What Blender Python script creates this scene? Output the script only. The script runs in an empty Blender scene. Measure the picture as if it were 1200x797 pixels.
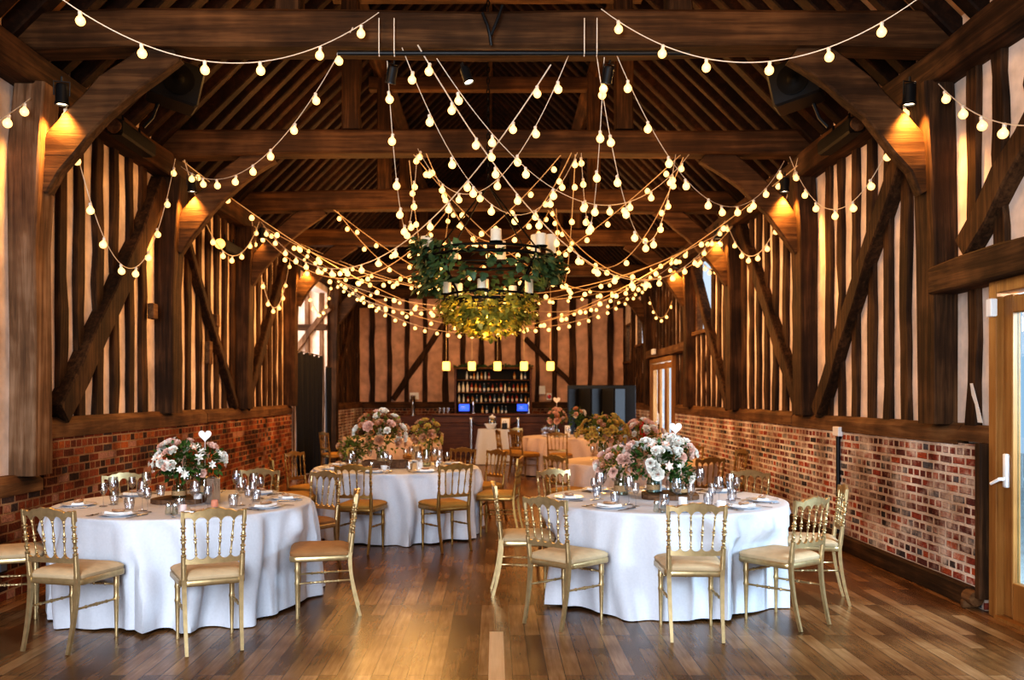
import bpy, math, random
from mathutils import Vector, Matrix
RND = random.Random(7)
PI = math.pi
SC = bpy.context.scene
COL = SC.collection
F = 1050.0            # focal length in pixels of the 1200x797 frame
CAMZ = 1.6
VX, VY = 580.0, 462.0

def R(a): return math.radians(a)
def pt(px, py, s):    # pixel + pixels-per-metre at its depth -> world point
    return Vector(((px - VX) / s, F / s, CAMZ - (py - VY) / s))
def floor_pt(px, py):
    s = (py - VY) / CAMZ
    return Vector(((px - VX) / s, F / s, 0))
TOPZ = 0.755
def table_pt(px, py):
    s = (py - VY) / (CAMZ - TOPZ)
    return Vector(((px - VX) / s, F / s, TOPZ))

# ------------------------------------------------------------------ materials
def new_mat(name):
    m = bpy.data.materials.new(name); m.use_nodes = True
    nt = m.node_tree
    return m, nt, nt.nodes['Principled BSDF'], nt.nodes['Material Output']
def N(nt, t, **kw):
    n = nt.nodes.new(t)
    for k, v in kw.items():
        if k in n.inputs.keys(): n.inputs[k].default_value = v
        else: setattr(n, k, v)
    return n
def ramp(nt, stops, interp='LINEAR'):
    r = nt.nodes.new('ShaderNodeValToRGB'); cr = r.color_ramp; cr.interpolation = interp
    cr.elements[0].position, cr.elements[0].color = stops[0][0], (*stops[0][1], 1)
    cr.elements[1].position, cr.elements[1].color = stops[-1][0], (*stops[-1][1], 1)
    for p, c in stops[1:-1]:
        e = cr.elements.new(p); e.color = (*c, 1)
    return r
def plain(name, col, rough=0.5, metal=0.0, var=0.0, scale=20, coat=0.0, bump=0.0, emit=None, estr=0, spec=0.5):
    m, nt, b, out = new_mat(name)
    b.inputs['Base Color'].default_value = (*col, 1)
    b.inputs['Roughness'].default_value = rough
    b.inputs['Metallic'].default_value = metal
    b.inputs['Coat Weight'].default_value = coat
    b.inputs['Specular IOR Level'].default_value = spec
    tc = N(nt, 'ShaderNodeTexCoord')
    nz = N(nt, 'ShaderNodeTexNoise', Scale=scale, Detail=4.0)
    nt.links.new(tc.outputs['Object'], nz.inputs['Vector'])
    if var:
        lo = tuple(c * (1 - var) for c in col); hi = tuple(min(1, c * (1 + var)) for c in col)
        r = ramp(nt, [(0.3, lo), (0.7, hi)])
        nt.links.new(nz.outputs['Fac'], r.inputs['Fac'])
        nt.links.new(r.outputs['Color'], b.inputs['Base Color'])
    if bump:
        bp = N(nt, 'ShaderNodeBump', Strength=bump, Distance=0.01)
        nt.links.new(nz.outputs['Fac'], bp.inputs['Height'])
        nt.links.new(bp.outputs['Normal'], b.inputs['Normal'])
    if emit:
        b.inputs['Emission Color'].default_value = (*emit, 1)
        b.inputs['Emission Strength'].default_value = estr
    return m
def wood(name, dark, mid, light, axis=2, fine=26.0, rough=0.75, along=1.2, bump=0.5, spec=0.3):
    m, nt, b, out = new_mat(name)
    tc = N(nt, 'ShaderNodeTexCoord'); mp = N(nt, 'ShaderNodeMapping')
    sc = [fine, fine, fine]; sc[axis] = along
    mp.inputs['Scale'].default_value = sc
    nt.links.new(tc.outputs['Object'], mp.inputs['Vector'])
    n1 = N(nt, 'ShaderNodeTexNoise', Scale=1.0, Detail=5.0, Roughness=0.65, Distortion=0.4)
    nt.links.new(mp.outputs['Vector'], n1.inputs['Vector'])
    n2 = N(nt, 'ShaderNodeTexNoise', Scale=2.3, Detail=3.0)
    nt.links.new(tc.outputs['Object'], n2.inputs['Vector'])
    mx = N(nt, 'ShaderNodeMath', operation='MULTIPLY_ADD')
    mx.inputs[1].default_value = 0.6
    nt.links.new(n1.outputs['Fac'], mx.inputs[0])
    m2 = N(nt, 'ShaderNodeMath', operation='MULTIPLY'); m2.inputs[1].default_value = 0.45
    nt.links.new(n2.outputs['Fac'], m2.inputs[0]); nt.links.new(m2.outputs[0], mx.inputs[2])
    r = ramp(nt, [(0.32, dark), (0.52, mid), (0.75, light)])
    nt.links.new(mx.outputs[0], r.inputs['Fac'])
    nt.links.new(r.outputs['Color'], b.inputs['Base Color'])
    b.inputs['Roughness'].default_value = rough
    b.inputs['Specular IOR Level'].default_value = spec
    bp = N(nt, 'ShaderNodeBump', Strength=bump, Distance=0.012)
    nt.links.new(n1.outputs['Fac'], bp.inputs['Height'])
    nt.links.new(bp.outputs['Normal'], b.inputs['Normal'])
    return m
def brick(name, c1, c2, cdark, mortar, mort_hi, axes=('Y', 'Z'), msize=0.011, wash=0.60, blue=0.2):
    m, nt, b, out = new_mat(name)
    tc = N(nt, 'ShaderNodeTexCoord'); sp = N(nt, 'ShaderNodeSeparateXYZ'); cb = N(nt, 'ShaderNodeCombineXYZ')
    nt.links.new(tc.outputs['Object'], sp.inputs[0])
    wob = N(nt, 'ShaderNodeTexNoise', Scale=5.0, Detail=3.0)
    nt.links.new(tc.outputs['Object'], wob.inputs['Vector'])
    for i, a in enumerate(axes):
        ad = N(nt, 'ShaderNodeMath', operation='MULTIPLY_ADD'); ad.inputs[1].default_value = 0.014
        nt.links.new(wob.outputs['Fac'], ad.inputs[0]); nt.links.new(sp.outputs[a], ad.inputs[2])
        nt.links.new(ad.outputs[0], cb.inputs[i])
    bt = N(nt, 'ShaderNodeTexBrick', Scale=1.0, squash=0.55, squash_frequency=3)
    bt.inputs['Mortar Size'].default_value = msize; bt.inputs['Mortar Smooth'].default_value = 0.25
    bt.inputs['Brick Width'].default_value = 0.20; bt.inputs['Row Height'].default_value = 0.075
    bt.inputs['Color1'].default_value = (0, 0, 0, 1); bt.inputs['Color2'].default_value = (1, 1, 1, 1)
    bt.inputs['Mortar'].default_value = (0.5, 0.5, 0.5, 1)
    nt.links.new(cb.outputs[0], bt.inputs['Vector'])
    nz = N(nt, 'ShaderNodeTexNoise', Scale=2.0, Detail=4.0); nt.links.new(tc.outputs['Object'], nz.inputs['Vector'])
    nf = N(nt, 'ShaderNodeTexNoise', Scale=45.0, Detail=4.0); nt.links.new(tc.outputs['Object'], nf.inputs['Vector'])
    mixc = lambda a, b2, t: tuple(x * (1 - t) + y * t for x, y in zip(a, b2))
    org = (min(1, c1[0] * 1.35), c1[1] * 1.5, c1[2] * 1.1); gry = mixc(cdark, (0.16, 0.16, 0.18), blue); pnk = mixc(c1, (0.6, 0.42, 0.34), 0.45)
    r = ramp(nt, [(0.0, mixc(c2, cdark, .4)), (0.14, c1), (0.3, c2), (0.46, org), (0.56, gry), (0.68, c1), (0.80, cdark), (0.88, pnk), (0.95, c2)], 'CONSTANT')
    nt.links.new(bt.outputs['Color'], r.inputs['Fac'])
    st = ramp(nt, [(0.34, (0.22, 0.20, 0.20)), (0.46, (0.8, 0.8, 0.8)), (0.7, (1.3, 1.2, 1.1))])
    nt.links.new(nz.outputs['Fac'], st.inputs['Fac'])
    mul = N(nt, 'ShaderNodeMixRGB', blend_type='MULTIPLY', Fac=1.0)
    nt.links.new(r.outputs['Color'], mul.inputs[1]); nt.links.new(st.outputs['Color'], mul.inputs[2])
    f2 = ramp(nt, [(0.3, (0.7, 0.7, 0.7)), (0.7, (1.15, 1.15, 1.15))]); nt.links.new(nf.outputs['Fac'], f2.inputs['Fac'])
    mul2 = N(nt, 'ShaderNodeMixRGB', blend_type='MULTIPLY', Fac=1.0)
    nt.links.new(mul.outputs[0], mul2.inputs[1]); nt.links.new(f2.outputs['Color'], mul2.inputs[2])
    mr = ramp(nt, [(0.38, mortar), (0.68, mort_hi)]); nt.links.new(nz.outputs['Fac'], mr.inputs['Fac'])
    # lime wash left in patches over bricks
    wz = N(nt, 'ShaderNodeTexNoise', Scale=3.1, Detail=6.0, Roughness=0.7); nt.links.new(tc.outputs['Object'], wz.inputs['Vector'])
    wr = ramp(nt, [(wash, (0, 0, 0)), (wash + 0.16, (0.8, 0.8, 0.8))]); nt.links.new(wz.outputs['Fac'], wr.inputs['Fac'])
    mw = N(nt, 'ShaderNodeMath', operation='MAXIMUM'); nt.links.new(bt.outputs['Fac'], mw.inputs[0]); nt.links.new(wr.outputs['Color'], mw.inputs[1])
    fin = N(nt, 'ShaderNodeMixRGB', blend_type='MIX')
    nt.links.new(mw.outputs[0], fin.inputs[0]); nt.links.new(mul2.outputs[0], fin.inputs[1]); nt.links.new(mr.outputs['Color'], fin.inputs[2])
    nt.links.new(fin.outputs[0], b.inputs['Base Color'])
    b.inputs['Roughness'].default_value = 0.85; b.inputs['Specular IOR Level'].default_value = 0.25
    h = N(nt, 'ShaderNodeMath', operation='MULTIPLY_ADD'); h.inputs[1].default_value = -1.0
    nt.links.new(bt.outputs['Fac'], h.inputs[0]); nt.links.new(nf.outputs['Fac'], h.inputs[2])
    bp = N(nt, 'ShaderNodeBump', Strength=0.9, Distance=0.012)
    nt.links.new(h.outputs[0], bp.inputs['Height']); nt.links.new(bp.outputs['Normal'], b.inputs['Normal'])
    return m
def floor_mat():
    m, nt, b, out = new_mat('polished_boards')
    tc = N(nt, 'ShaderNodeTexCoord'); sp = N(nt, 'ShaderNodeSeparateXYZ'); cb = N(nt, 'ShaderNodeCombineXYZ')
    nt.links.new(tc.outputs['Object'], sp.inputs[0])
    nt.links.new(sp.outputs['Y'], cb.inputs[0]); nt.links.new(sp.outputs['X'], cb.inputs[1])
    bt = N(nt, 'ShaderNodeTexBrick', Scale=1.0, offset=0.37, offset_frequency=3)
    bt.inputs['Mortar Size'].default_value = 0.0022; bt.inputs['Mortar Smooth'].default_value = 0.2
    bt.inputs['Brick Width'].default_value = 0.85; bt.inputs['Row Height'].default_value = 0.1
    bt.inputs['Color1'].default_value = (0, 0, 0, 1); bt.inputs['Color2'].default_value = (1, 1, 1, 1)
    bt.inputs['Mortar'].default_value = (0.4, 0.4, 0.4, 1)
    nt.links.new(cb.outputs[0], bt.inputs['Vector'])
    mp = N(nt, 'ShaderNodeMapping'); mp.inputs['Scale'].default_value = (40, 3, 1)
    nt.links.new(tc.outputs['Object'], mp.inputs['Vector'])
    g = N(nt, 'ShaderNodeTexNoise', Scale=1.0, Detail=5.0, Roughness=0.6); nt.links.new(mp.outputs['Vector'], g.inputs['Vector'])
    w = N(nt, 'ShaderNodeTexNoise', Scale=1.9, Detail=2.0, Roughness=0.5); nt.links.new(tc.outputs['Object'], w.inputs['Vector'])
    a = N(nt, 'ShaderNodeMath', operation='MULTIPLY_ADD'); a.inputs[1].default_value = 0.24
    nt.links.new(bt.outputs['Color'], a.inputs[0])
    a2 = N(nt, 'ShaderNodeMath', operation='MULTIPLY_ADD'); a2.inputs[1].default_value = 0.35
    nt.links.new(g.outputs['Fac'], a2.inputs[0])
    a3 = N(nt, 'ShaderNodeMath', operation='MULTIPLY'); a3.inputs[1].default_value = 0.50
    nt.links.new(w.outputs['Fac'], a3.inputs[0]); nt.links.new(a3.outputs[0], a2.inputs[2]); nt.links.new(a2.outputs[0], a.inputs[2])
    r = ramp(nt, [(0.10, (0.012, 0.005, 0.002)), (0.40, (0.085, 0.038, 0.014)), (0.60, (0.22, 0.11, 0.043)), (0.86, (0.44, 0.27, 0.14))])
    nt.links.new(a.outputs[0], r.inputs['Fac'])
    mx = N(nt, 'ShaderNodeMixRGB', blend_type='MIX'); mx.inputs[2].default_value = (0.02, 0.008, 0.004, 1)
    nt.links.new(bt.outputs['Fac'], mx.inputs[0]); nt.links.new(r.outputs['Color'], mx.inputs[1])
    nt.links.new(mx.outputs[0], b.inputs['Base Color'])
    rr = N(nt, 'ShaderNodeMapRange'); rr.inputs[1].default_value = 0.3; rr.inputs[2].default_value = 0.7
    rr.inputs[3].default_value = 0.24; rr.inputs[4].default_value = 0.34
    b.inputs['Roughness'].default_value = 0.27
    b.inputs['Specular IOR Level'].default_value = 0.45
    bp = N(nt, 'ShaderNodeBump', Strength=0.15, Distance=0.002)
    h = N(nt, 'ShaderNodeMath', operation='MULTIPLY_ADD'); h.inputs[1].default_value = -1.0
    nt.links.new(bt.outputs['Fac'], h.inputs[0]); nt.links.new(g.outputs['Fac'], h.inputs[2])
    nt.links.new(h.outputs[0], bp.inputs['Height']); nt.links.new(bp.outputs['Normal'], b.inputs['Normal'])
    return m
def glass_mat(name, tint=(1, 1, 1), base=0.06, gain=0.9, edge=0):
    m, nt, b, out = new_mat(name)
    nt.nodes.remove(b)
    tr = N(nt, 'ShaderNodeBsdfTransparent'); tr.inputs['Color'].default_value = (*tint, 1)
    gl = N(nt, 'ShaderNodeBsdfGlossy', Roughness=0.02); gl.inputs['Color'].default_value = (1, 1, 1, 1)
    fr = N(nt, 'ShaderNodeFresnel', IOR=1.5)
    if edge:
        er = ramp(nt, [(0.04, tint), (0.45, tuple(t * edge for t in tint))])
        nt.links.new(fr.outputs[0], er.inputs['Fac']); nt.links.new(er.outputs['Color'], tr.inputs['Color'])
    ma = N(nt, 'ShaderNodeMath', operation='MULTIPLY_ADD', use_clamp=True); ma.inputs[1].default_value = gain; ma.inputs[2].default_value = base
    nt.links.new(fr.outputs[0], ma.inputs[0])
    ge = N(nt, 'ShaderNodeNewGeometry'); iv = N(nt, 'ShaderNodeMath', operation='SUBTRACT'); iv.inputs[0].default_value = 1.0
    nt.links.new(ge.outputs['Backfacing'], iv.inputs[1])
    mf = N(nt, 'ShaderNodeMath', operation='MULTIPLY'); nt.links.new(ma.outputs[0], mf.inputs[0]); nt.links.new(iv.outputs[0], mf.inputs[1])
    mx = N(nt, 'ShaderNodeMixShader')
    nt.links.new(mf.outputs[0], mx.inputs[0]); nt.links.new(tr.outputs[0], mx.inputs[1]); nt.links.new(gl.outputs[0], mx.inputs[2])
    nt.links.new(mx.outputs[0], out.inputs['Surface'])
    return m
def emission(name, col, strength, sample=False):
    m, nt, b, out = new_mat(name)
    b.inputs['Base Color'].default_value = (*col, 1)
    b.inputs['Emission Color'].default_value = (*col, 1)
    b.inputs['Emission Strength'].default_value = strength
    b.inputs['Roughness'].default_value = 0.3
    if not sample: m.cycles.emission_sampling = 'NONE'
    return m
def leaf_mat(name, c1, c2, trans=0.3, scale=9):
    m, nt, b, out = new_mat(name)
    tc = N(nt, 'ShaderNodeTexCoord'); nz = N(nt, 'ShaderNodeTexNoise', Scale=scale, Detail=3.0)
    nt.links.new(tc.outputs['Object'], nz.inputs['Vector'])
    r = ramp(nt, [(0.35, c1), (0.65, c2)]); nt.links.new(nz.outputs['Fac'], r.inputs['Fac'])
    nt.links.new(r.outputs['Color'], b.inputs['Base Color'])
    b.inputs['Roughness'].default_value = 0.45
    tl = N(nt, 'ShaderNodeBsdfTranslucent'); nt.links.new(r.outputs['Color'], tl.inputs['Color'])
    mx = N(nt, 'ShaderNodeMixShader'); mx.inputs[0].default_value = trans
    nt.links.new(b.outputs[0], mx.inputs[1]); nt.links.new(tl.outputs[0], mx.inputs[2])
    nt.links.new(mx.outputs[0], out.inputs['Surface'])
    return m

DK = (0.009, 0.004, 0.0018); MD = (0.050, 0.0235, 0.0095); LT = (0.17, 0.085, 0.036)
M = {}
M['timber_z'] = wood('old_oak_upright', DK, MD, LT, 2)
M['timber_x'] = wood('old_oak_across', (0.014, 0.006, 0.0024), (0.072, 0.034, 0.013), (0.21, 0.105, 0.043), 0, fine=18, along=0.8)
M['timber_y'] = wood('old_oak_along', DK, MD, LT, 1, fine=18, along=0.8)
M['rafter'] = wood('rafter_oak', (0.006, 0.0025, 0.001), (0.022, 0.009, 0.0035), (0.07, 0.03, 0.012), 1, fine=14, along=14)
M['sill_y'] = wood('weathered_sill_oak', (0.035, 0.016, 0.008), (0.13, 0.063, 0.026), (0.30, 0.17, 0.08), 1, fine=16, along=0.9)
M['post_lit_tint'] = wood('daylit_tint_oak', (0.03, 0.014, 0.007), (0.17, 0.09, 0.045), (0.42, 0.27, 0.17), 2, fine=18, along=1.0)  # oak with pale daylight put into its colour, for left post and porch
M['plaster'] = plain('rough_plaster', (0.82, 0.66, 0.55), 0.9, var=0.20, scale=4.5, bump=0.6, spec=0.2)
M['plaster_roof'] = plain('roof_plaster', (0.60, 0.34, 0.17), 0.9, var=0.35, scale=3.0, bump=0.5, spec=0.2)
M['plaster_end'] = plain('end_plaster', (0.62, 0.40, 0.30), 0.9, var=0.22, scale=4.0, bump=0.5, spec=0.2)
M['brick_r'] = brick('old_red_brick_pale_mortar', (0.34, 0.075, 0.045), (0.22, 0.055, 0.04), (0.06, 0.048, 0.052), (0.44, 0.32, 0.24), (0.90, 0.82, 0.74), msize=0.015, wash=0.46, blue=0.8)
M['brick_l'] = brick('old_red_brick_dark_mortar', (0.31, 0.088, 0.036), (0.22, 0.056, 0.025), (0.06, 0.026, 0.017), (0.18, 0.09, 0.045), (0.50, 0.33, 0.20), msize=0.009)
M['brick_e'] = brick('end_brick', (0.25, 0.08, 0.04), (0.17, 0.055, 0.03), (0.06, 0.03, 0.02), (0.30, 0.20, 0.13), (0.5, 0.36, 0.25), axes=('X', 'Z'))
M['floor'] = floor_mat()
M['oak_door'] = wood('varnished_oak', (0.16, 0.068, 0.018), (0.30, 0.14, 0.04), (0.42, 0.22, 0.075), 2, fine=30, rough=0.4, bump=0.15)
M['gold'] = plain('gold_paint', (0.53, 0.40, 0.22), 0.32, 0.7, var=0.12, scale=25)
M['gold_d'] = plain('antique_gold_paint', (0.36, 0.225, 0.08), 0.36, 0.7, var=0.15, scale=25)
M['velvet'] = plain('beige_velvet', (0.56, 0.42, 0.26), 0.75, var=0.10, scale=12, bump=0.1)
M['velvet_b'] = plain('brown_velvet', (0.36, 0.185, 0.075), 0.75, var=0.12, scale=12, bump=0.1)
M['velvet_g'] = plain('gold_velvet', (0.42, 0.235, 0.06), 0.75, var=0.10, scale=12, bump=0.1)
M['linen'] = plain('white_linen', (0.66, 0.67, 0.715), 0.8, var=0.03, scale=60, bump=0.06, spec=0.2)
M['linen_lit_tint'] = plain('warm_lit_tint_linen', (0.66, 0.52, 0.44), 0.8, var=0.04, scale=60, bump=0.06, spec=0.2)  # white linen with the pinkish warm light put into its colour
M['napkin'] = plain('napkin_linen', (0.82, 0.82, 0.82), 0.8, var=0.03, scale=60, spec=0.2)
M['china'] = plain('white_china', (0.85, 0.85, 0.86), 0.12)
M['steel'] = plain('steel', (0.62, 0.60, 0.58), 0.22, 1.0, var=0.08, scale=8)
M['steel_dark'] = plain('cutlery_steel', (0.35, 0.34, 0.34), 0.25, 1.0)
M['glass'] = glass_mat('drinking_glass', (0.93, 0.95, 0.98), 0.16, 1.2, edge=0.80)
M['glass_v'] = glass_mat('vase_glass', (0.86, 0.92, 0.90), 0.10, 1.0, edge=0.8)
M['pane_dim'] = glass_mat('door_pane', (0.62, 0.74, 0.82), 0.05, 0.8)
M['pane'] = glass_mat('window_pane', (0.94, 0.97, 1.0), 0.04, 0.8)
M['frost'] = plain('frosted_glass', (0.85, 0.82, 0.80), 0.35)
M['frost_p'] = plain('pink_frosted_glass', (0.80, 0.62, 0.58), 0.35)
M['rosegl'] = plain('coral_glass', (0.75, 0.33, 0.22), 0.25)
M['hessian'] = plain('hessian', (0.42, 0.27, 0.14), 0.95, var=0.3, scale=120, bump=0.6)
M['bark'] = plain('log_slice', (0.16, 0.085, 0.045), 0.9, var=0.4, scale=30, bump=0.8)
M['card'] = plain('white_card', (0.85, 0.85, 0.85), 0.6)
M['kraft'] = plain('kraft_paper', (0.42, 0.25, 0.15), 0.85, var=0.2, scale=40)
M['heart'] = plain('white_painted_wood', (0.86, 0.82, 0.80), 0.6)
M['iron'] = plain('black_iron', (0.012, 0.011, 0.010), 0.55, 0.6)
M['black'] = plain('black_plastic', (0.010, 0.010, 0.011), 0.5)
M['black_satin'] = plain('black_satin_board', (0.006, 0.008, 0.010), 0.42)
M['curtain'] = plain('black_drape', (0.004, 0.005, 0.009), 0.7, var=0.3, scale=10)
M['candle'] = plain('ivory_wax', (0.80, 0.72, 0.58), 0.5, emit=(1.0, 0.8, 0.5), estr=0.02)
M['bulb'] = emission('warm_bulb_glass', (1.0, 0.65, 0.25), 1.2)
M['lamp_white'] = emission('lamp_lens', (1.0, 0.85, 0.6), 6.0)
M['pendant'] = emission('pendant_glass', (1.0, 0.56, 0.15), 1.3)
M['screen'] = emission('blue_screen', (0.015, 0.09, 0.95), 1.0)
M['green_led'] = emission('green_led', (0.1, 1.0, 0.25), 1.5)
M['cable'] = plain('white_cable', (0.72, 0.52, 0.30), 0.5)
M['cable_w'] = plain('pale_cable', (0.82, 0.72, 0.60), 0.5)
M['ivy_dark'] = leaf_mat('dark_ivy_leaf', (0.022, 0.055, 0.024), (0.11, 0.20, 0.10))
M['ivy_lit_tint'] = leaf_mat('lit_tint_ivy_leaf', (0.08, 0.09, 0.012), (0.50, 0.44, 0.09))  # ivy with golden lamplight put into the leaf colour
M['green'] = leaf_mat('flower_leaf', (0.02, 0.07, 0.015), (0.11, 0.20, 0.05), scale=14)
M['olive'] = leaf_mat('olive_leaf', (0.06, 0.085, 0.016), (0.25, 0.28, 0.07), scale=14)
M['pet_w'] = plain('white_petal', (0.88, 0.84, 0.76), 0.6, var=0.08, scale=20)
M['pet_p'] = plain('blush_petal', (0.82, 0.55, 0.45), 0.6, var=0.12, scale=20)
M['pet_o'] = plain('peach_petal', (0.62, 0.33, 0.18), 0.6, var=0.15, scale=20)
M['pet_y'] = plain('amber_petal', (0.66, 0.44, 0.11), 0.6, var=0.2, scale=20)
M['bar_wood'] = wood('bar_mahogany', (0.035, 0.011, 0.004), (0.11, 0.036, 0.012), (0.20, 0.075, 0.026), 0, fine=20, rough=0.4, bump=0.15)
M['red'] = plain('red_enamel', (0.55, 0.012, 0.010), 0.3)
M['pale_plank'] = wood('pale_board', (0.42, 0.25, 0.13), (0.56, 0.36, 0.21), (0.68, 0.48, 0.32), 1, fine=30, rough=0.35, bump=0.1)
M['outside'] = leaf_mat('outdoor_leaf', (0.10, 0.18, 0.07), (0.35, 0.45, 0.25), scale=3)
M['paving'] = plain('outdoor_paving', (0.55, 0.55, 0.52), 0.9, var=0.15, scale=3)

# ------------------------------------------------------------------ mesh builder
class MB:
    def __init__(s): s.v = []; s.f = []; s.sm = []; s.mi = []
    def add(s, vs, fs, M4=None, smooth=False, mi=0):
        b = len(s.v)
        s.v.extend([tuple(M4 @ Vector(v)) if M4 else tuple(v) for v in vs])
        for f in fs:
            s.f.append(tuple(b + i for i in f)); s.sm.append(smooth); s.mi.append(mi)
        return s
    def box(s, c, d, M4=None, mi=0):
        x, y, z = d[0] / 2, d[1] / 2, d[2] / 2; cx, cy, cz = c
        vs = [(cx + a * x, cy + b * y, cz + e * z) for a in (-1, 1) for b in (-1, 1) for e in (-1, 1)]
        fs = [(0, 1, 3, 2), (4, 6, 7, 5), (0, 4, 5, 1), (2, 3, 7, 6), (0, 2, 6, 4), (1, 5, 7, 3)]
        return s.add(vs, fs, M4, False, mi)
    def cbox(s, c, d, ch=0.006, M4=None, mi=0):   # box with chamfered vertical and horizontal edges
        x, y, z = d[0] / 2, d[1] / 2, d[2] / 2; cx, cy, cz = c
        def ring(ix, zz):
            X, Y = x - ix, y - ix
            return [(cx + a, cy + b, cz + zz) for a, b in ((-X, -Y + ch), (-X + ch, -Y), (X - ch, -Y), (X, -Y + ch), (X, Y - ch), (X - ch, Y), (-X + ch, Y), (-X, Y - ch))]
        rs = [ring(ch, -z), ring(0, -z + ch), ring(0, z - ch), ring(ch, z)]
        vs = sum(rs, []); fs = [tuple(reversed(range(8))), tuple(range(24, 32))]
        for k in range(3):
            for i in range(8): fs.append((k * 8 + i, k * 8 + (i + 1) % 8, k * 8 + 8 + (i + 1) % 8, k * 8 + 8 + i))
        return s.add(vs, fs, M4, False, mi)
    def tube(s, pts, rad, n=8, cap=True, M4=None, mi=0, smooth=True):
        pts = [Vector(p) for p in pts]; k = len(pts)
        rad = [rad] * k if isinstance(rad, (int, float)) else rad
        vs = []; up = None
        for i in range(k):
            t = (pts[min(i + 1, k - 1)] - pts[max(i - 1, 0)]).normalized()
            if up is None:
                up = Vector((0, 0, 1)) if abs(t.z) < 0.9 else Vector((1, 0, 0))
            a = t.cross(up)
            if a.length < 1e-6: a = t.cross(Vector((0, 1, 0)))
            a.normalize(); b = a.cross(t).normalized(); up = b
            for j in range(n):
                an = 2 * PI * (j + 0.5) / n
                vs.append(pts[i] + (a * math.cos(an) + b * math.sin(an)) * rad[i])
        fs = []
        for i in range(k - 1):
            for j in range(n):
                fs.append((i * n + j, (i + 1) * n + j, (i + 1) * n + (j + 1) % n, i * n + (j + 1) % n))
        s.add(vs, fs, M4, smooth, mi)
        if cap:
            b = len(s.v) - k * n
            s.f.append(tuple(b + j for j in range(n))); s.sm.append(False); s.mi.append(mi)
            s.f.append(tuple(b + (k - 1) * n + j for j in reversed(range(n)))); s.sm.append(False); s.mi.append(mi)
        return s
    def lathe(s, prof, n=16, M4=None, mi=0, smooth=True):
        vs = []; fs = []
        for r, z in prof:
            for j in range(n):
                an = 2 * PI * j / n; vs.append((r * math.cos(an), r * math.sin(an), z))
        for i in range(len(prof) - 1):
            for j in range(n):
                fs.append((i * n + j, i * n + (j + 1) % n, (i + 1) * n + (j + 1) % n, (i + 1) * n + j))
        return s.add(vs, fs, M4, smooth, mi)
    def prism(s, poly, t, M4=None, mi=0):      # poly in local XZ, thickness along Y
        n = len(poly)
        vs = [(x, -t / 2, z) for x, z in poly] + [(x, t / 2, z) for x, z in poly]
        fs = [tuple(range(n)), tuple(reversed(range(n, 2 * n)))]
        for i in range(n): fs.append((i, n + i, n + (i + 1) % n, (i + 1) % n))
        return s.add(vs, fs, M4, False, mi)
    def timber(s, pts, w, d, side, jit=0.008, ch=0.014, mi=0, seed=0, sub=0):
        # hewn timber along a polyline; 'side' = direction of width w, the other cross axis gets depth d
        r = random.Random(seed); pts = [Vector(p) for p in pts]
        if sub:
            a, b = pts[0], pts[-1]; pts = [a.lerp(b, i / sub) for i in range(sub + 1)]
        k = len(pts); vs = []; side = Vector(side).normalized()
        for i in range(k):
            t = (pts[min(i + 1, k - 1)] - pts[max(i - 1, 0)]).normalized()
            u = (side - t * side.dot(t)).normalized(); v = t.cross(u)
            ww = w / 2 + r.uniform(-jit, jit); dd = d / 2 + r.uniform(-jit, jit) * 0.6
            o = pts[i] + u * r.uniform(-jit, jit) * 1.2
            for a, b in ((-ww, -dd + ch), (-ww + ch, -dd), (ww - ch, -dd), (ww, -dd + ch), (ww, dd - ch), (ww - ch, dd), (-ww + ch, dd), (-ww, dd - ch)):
                vs.append(o + u * a + v * b)
        fs = [tuple(range(8)), tuple(reversed(range((k - 1) * 8, k * 8)))]
        for i in range(k - 1):
            for j in range(8): fs.append((i * 8 + j, (i + 1) * 8 + j, (i + 1) * 8 + (j + 1) % 8, i * 8 + (j + 1) % 8))
        return s.add(vs, fs, None, False, mi)
    def mesh(s, name, mats):
        me = bpy.data.meshes.new(name)
        me.from_pydata([tuple(v) for v in s.v], [], s.f)
        mats = mats if isinstance(mats, (list, tuple)) else [mats]
        for m in mats: me.materials.append(m)
        me.polygons.foreach_set('use_smooth', s.sm)
        me.polygons.foreach_set('material_index', s.mi)
        me.update()
        if any(s.sm): me.set_sharp_from_angle(angle=R(48))
        return me
    def build(s, name, mats, parent=None):
        return link(name, s.mesh(name, mats), parent)
def link(name, me, parent=None, loc=None, rot=None, scale=None):
    o = bpy.data.objects.new(name, me); COL.objects.link(o)
    if parent: o.parent = parent
    if loc is not None: o.location = loc
    if rot is not None: o.rotation_euler = rot
    if scale is not None: o.scale = scale
    return o
def tag(o, label=None, cat=None, group=None, kind=None):
    for k, v in (('label', label), ('category', cat), ('group', group), ('kind', kind)):
        if v: o[k] = v
    return o
def thing(name, label, cat, loc=(0, 0, 0), rotz=0, group=None):
    o = bpy.data.objects.new(name, None); COL.objects.link(o)
    o.location = loc; o.rotation_euler = (0, 0, rotz); o.empty_display_size = 0.1
    return tag(o, label, cat, group)
def struct(o, label, cat):
    return tag(o, label, cat, None, 'structure')
def kids(o): return [c for c in COL.objects if c.parent is o]
def copy_thing(src, tree, loc, rotz, label, group=None, scale=None):
    c = src.copy(); COL.objects.link(c); c.location = loc; c.rotation_euler = (0, 0, rotz)
    if scale: c.scale = (scale, scale, scale)
    c['label'] = label
    if group: c['group'] = group
    for p, subs in tree:
        q = p.copy(); COL.objects.link(q); q.parent = c
        for sb in subs:
            z = sb.copy(); COL.objects.link(z); z.parent = q
    return c
def tree_of(o): return [(p, kids(p)) for p in kids(o)]
def Tr(x, y, z): return Matrix.Translation((x, y, z))
def Rz(a): return Matrix.Rotation(a, 4, 'Z')
def Rx(a): return Matrix.Rotation(a, 4, 'X')
def Ry(a): return Matrix.Rotation(a, 4, 'Y')
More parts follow.
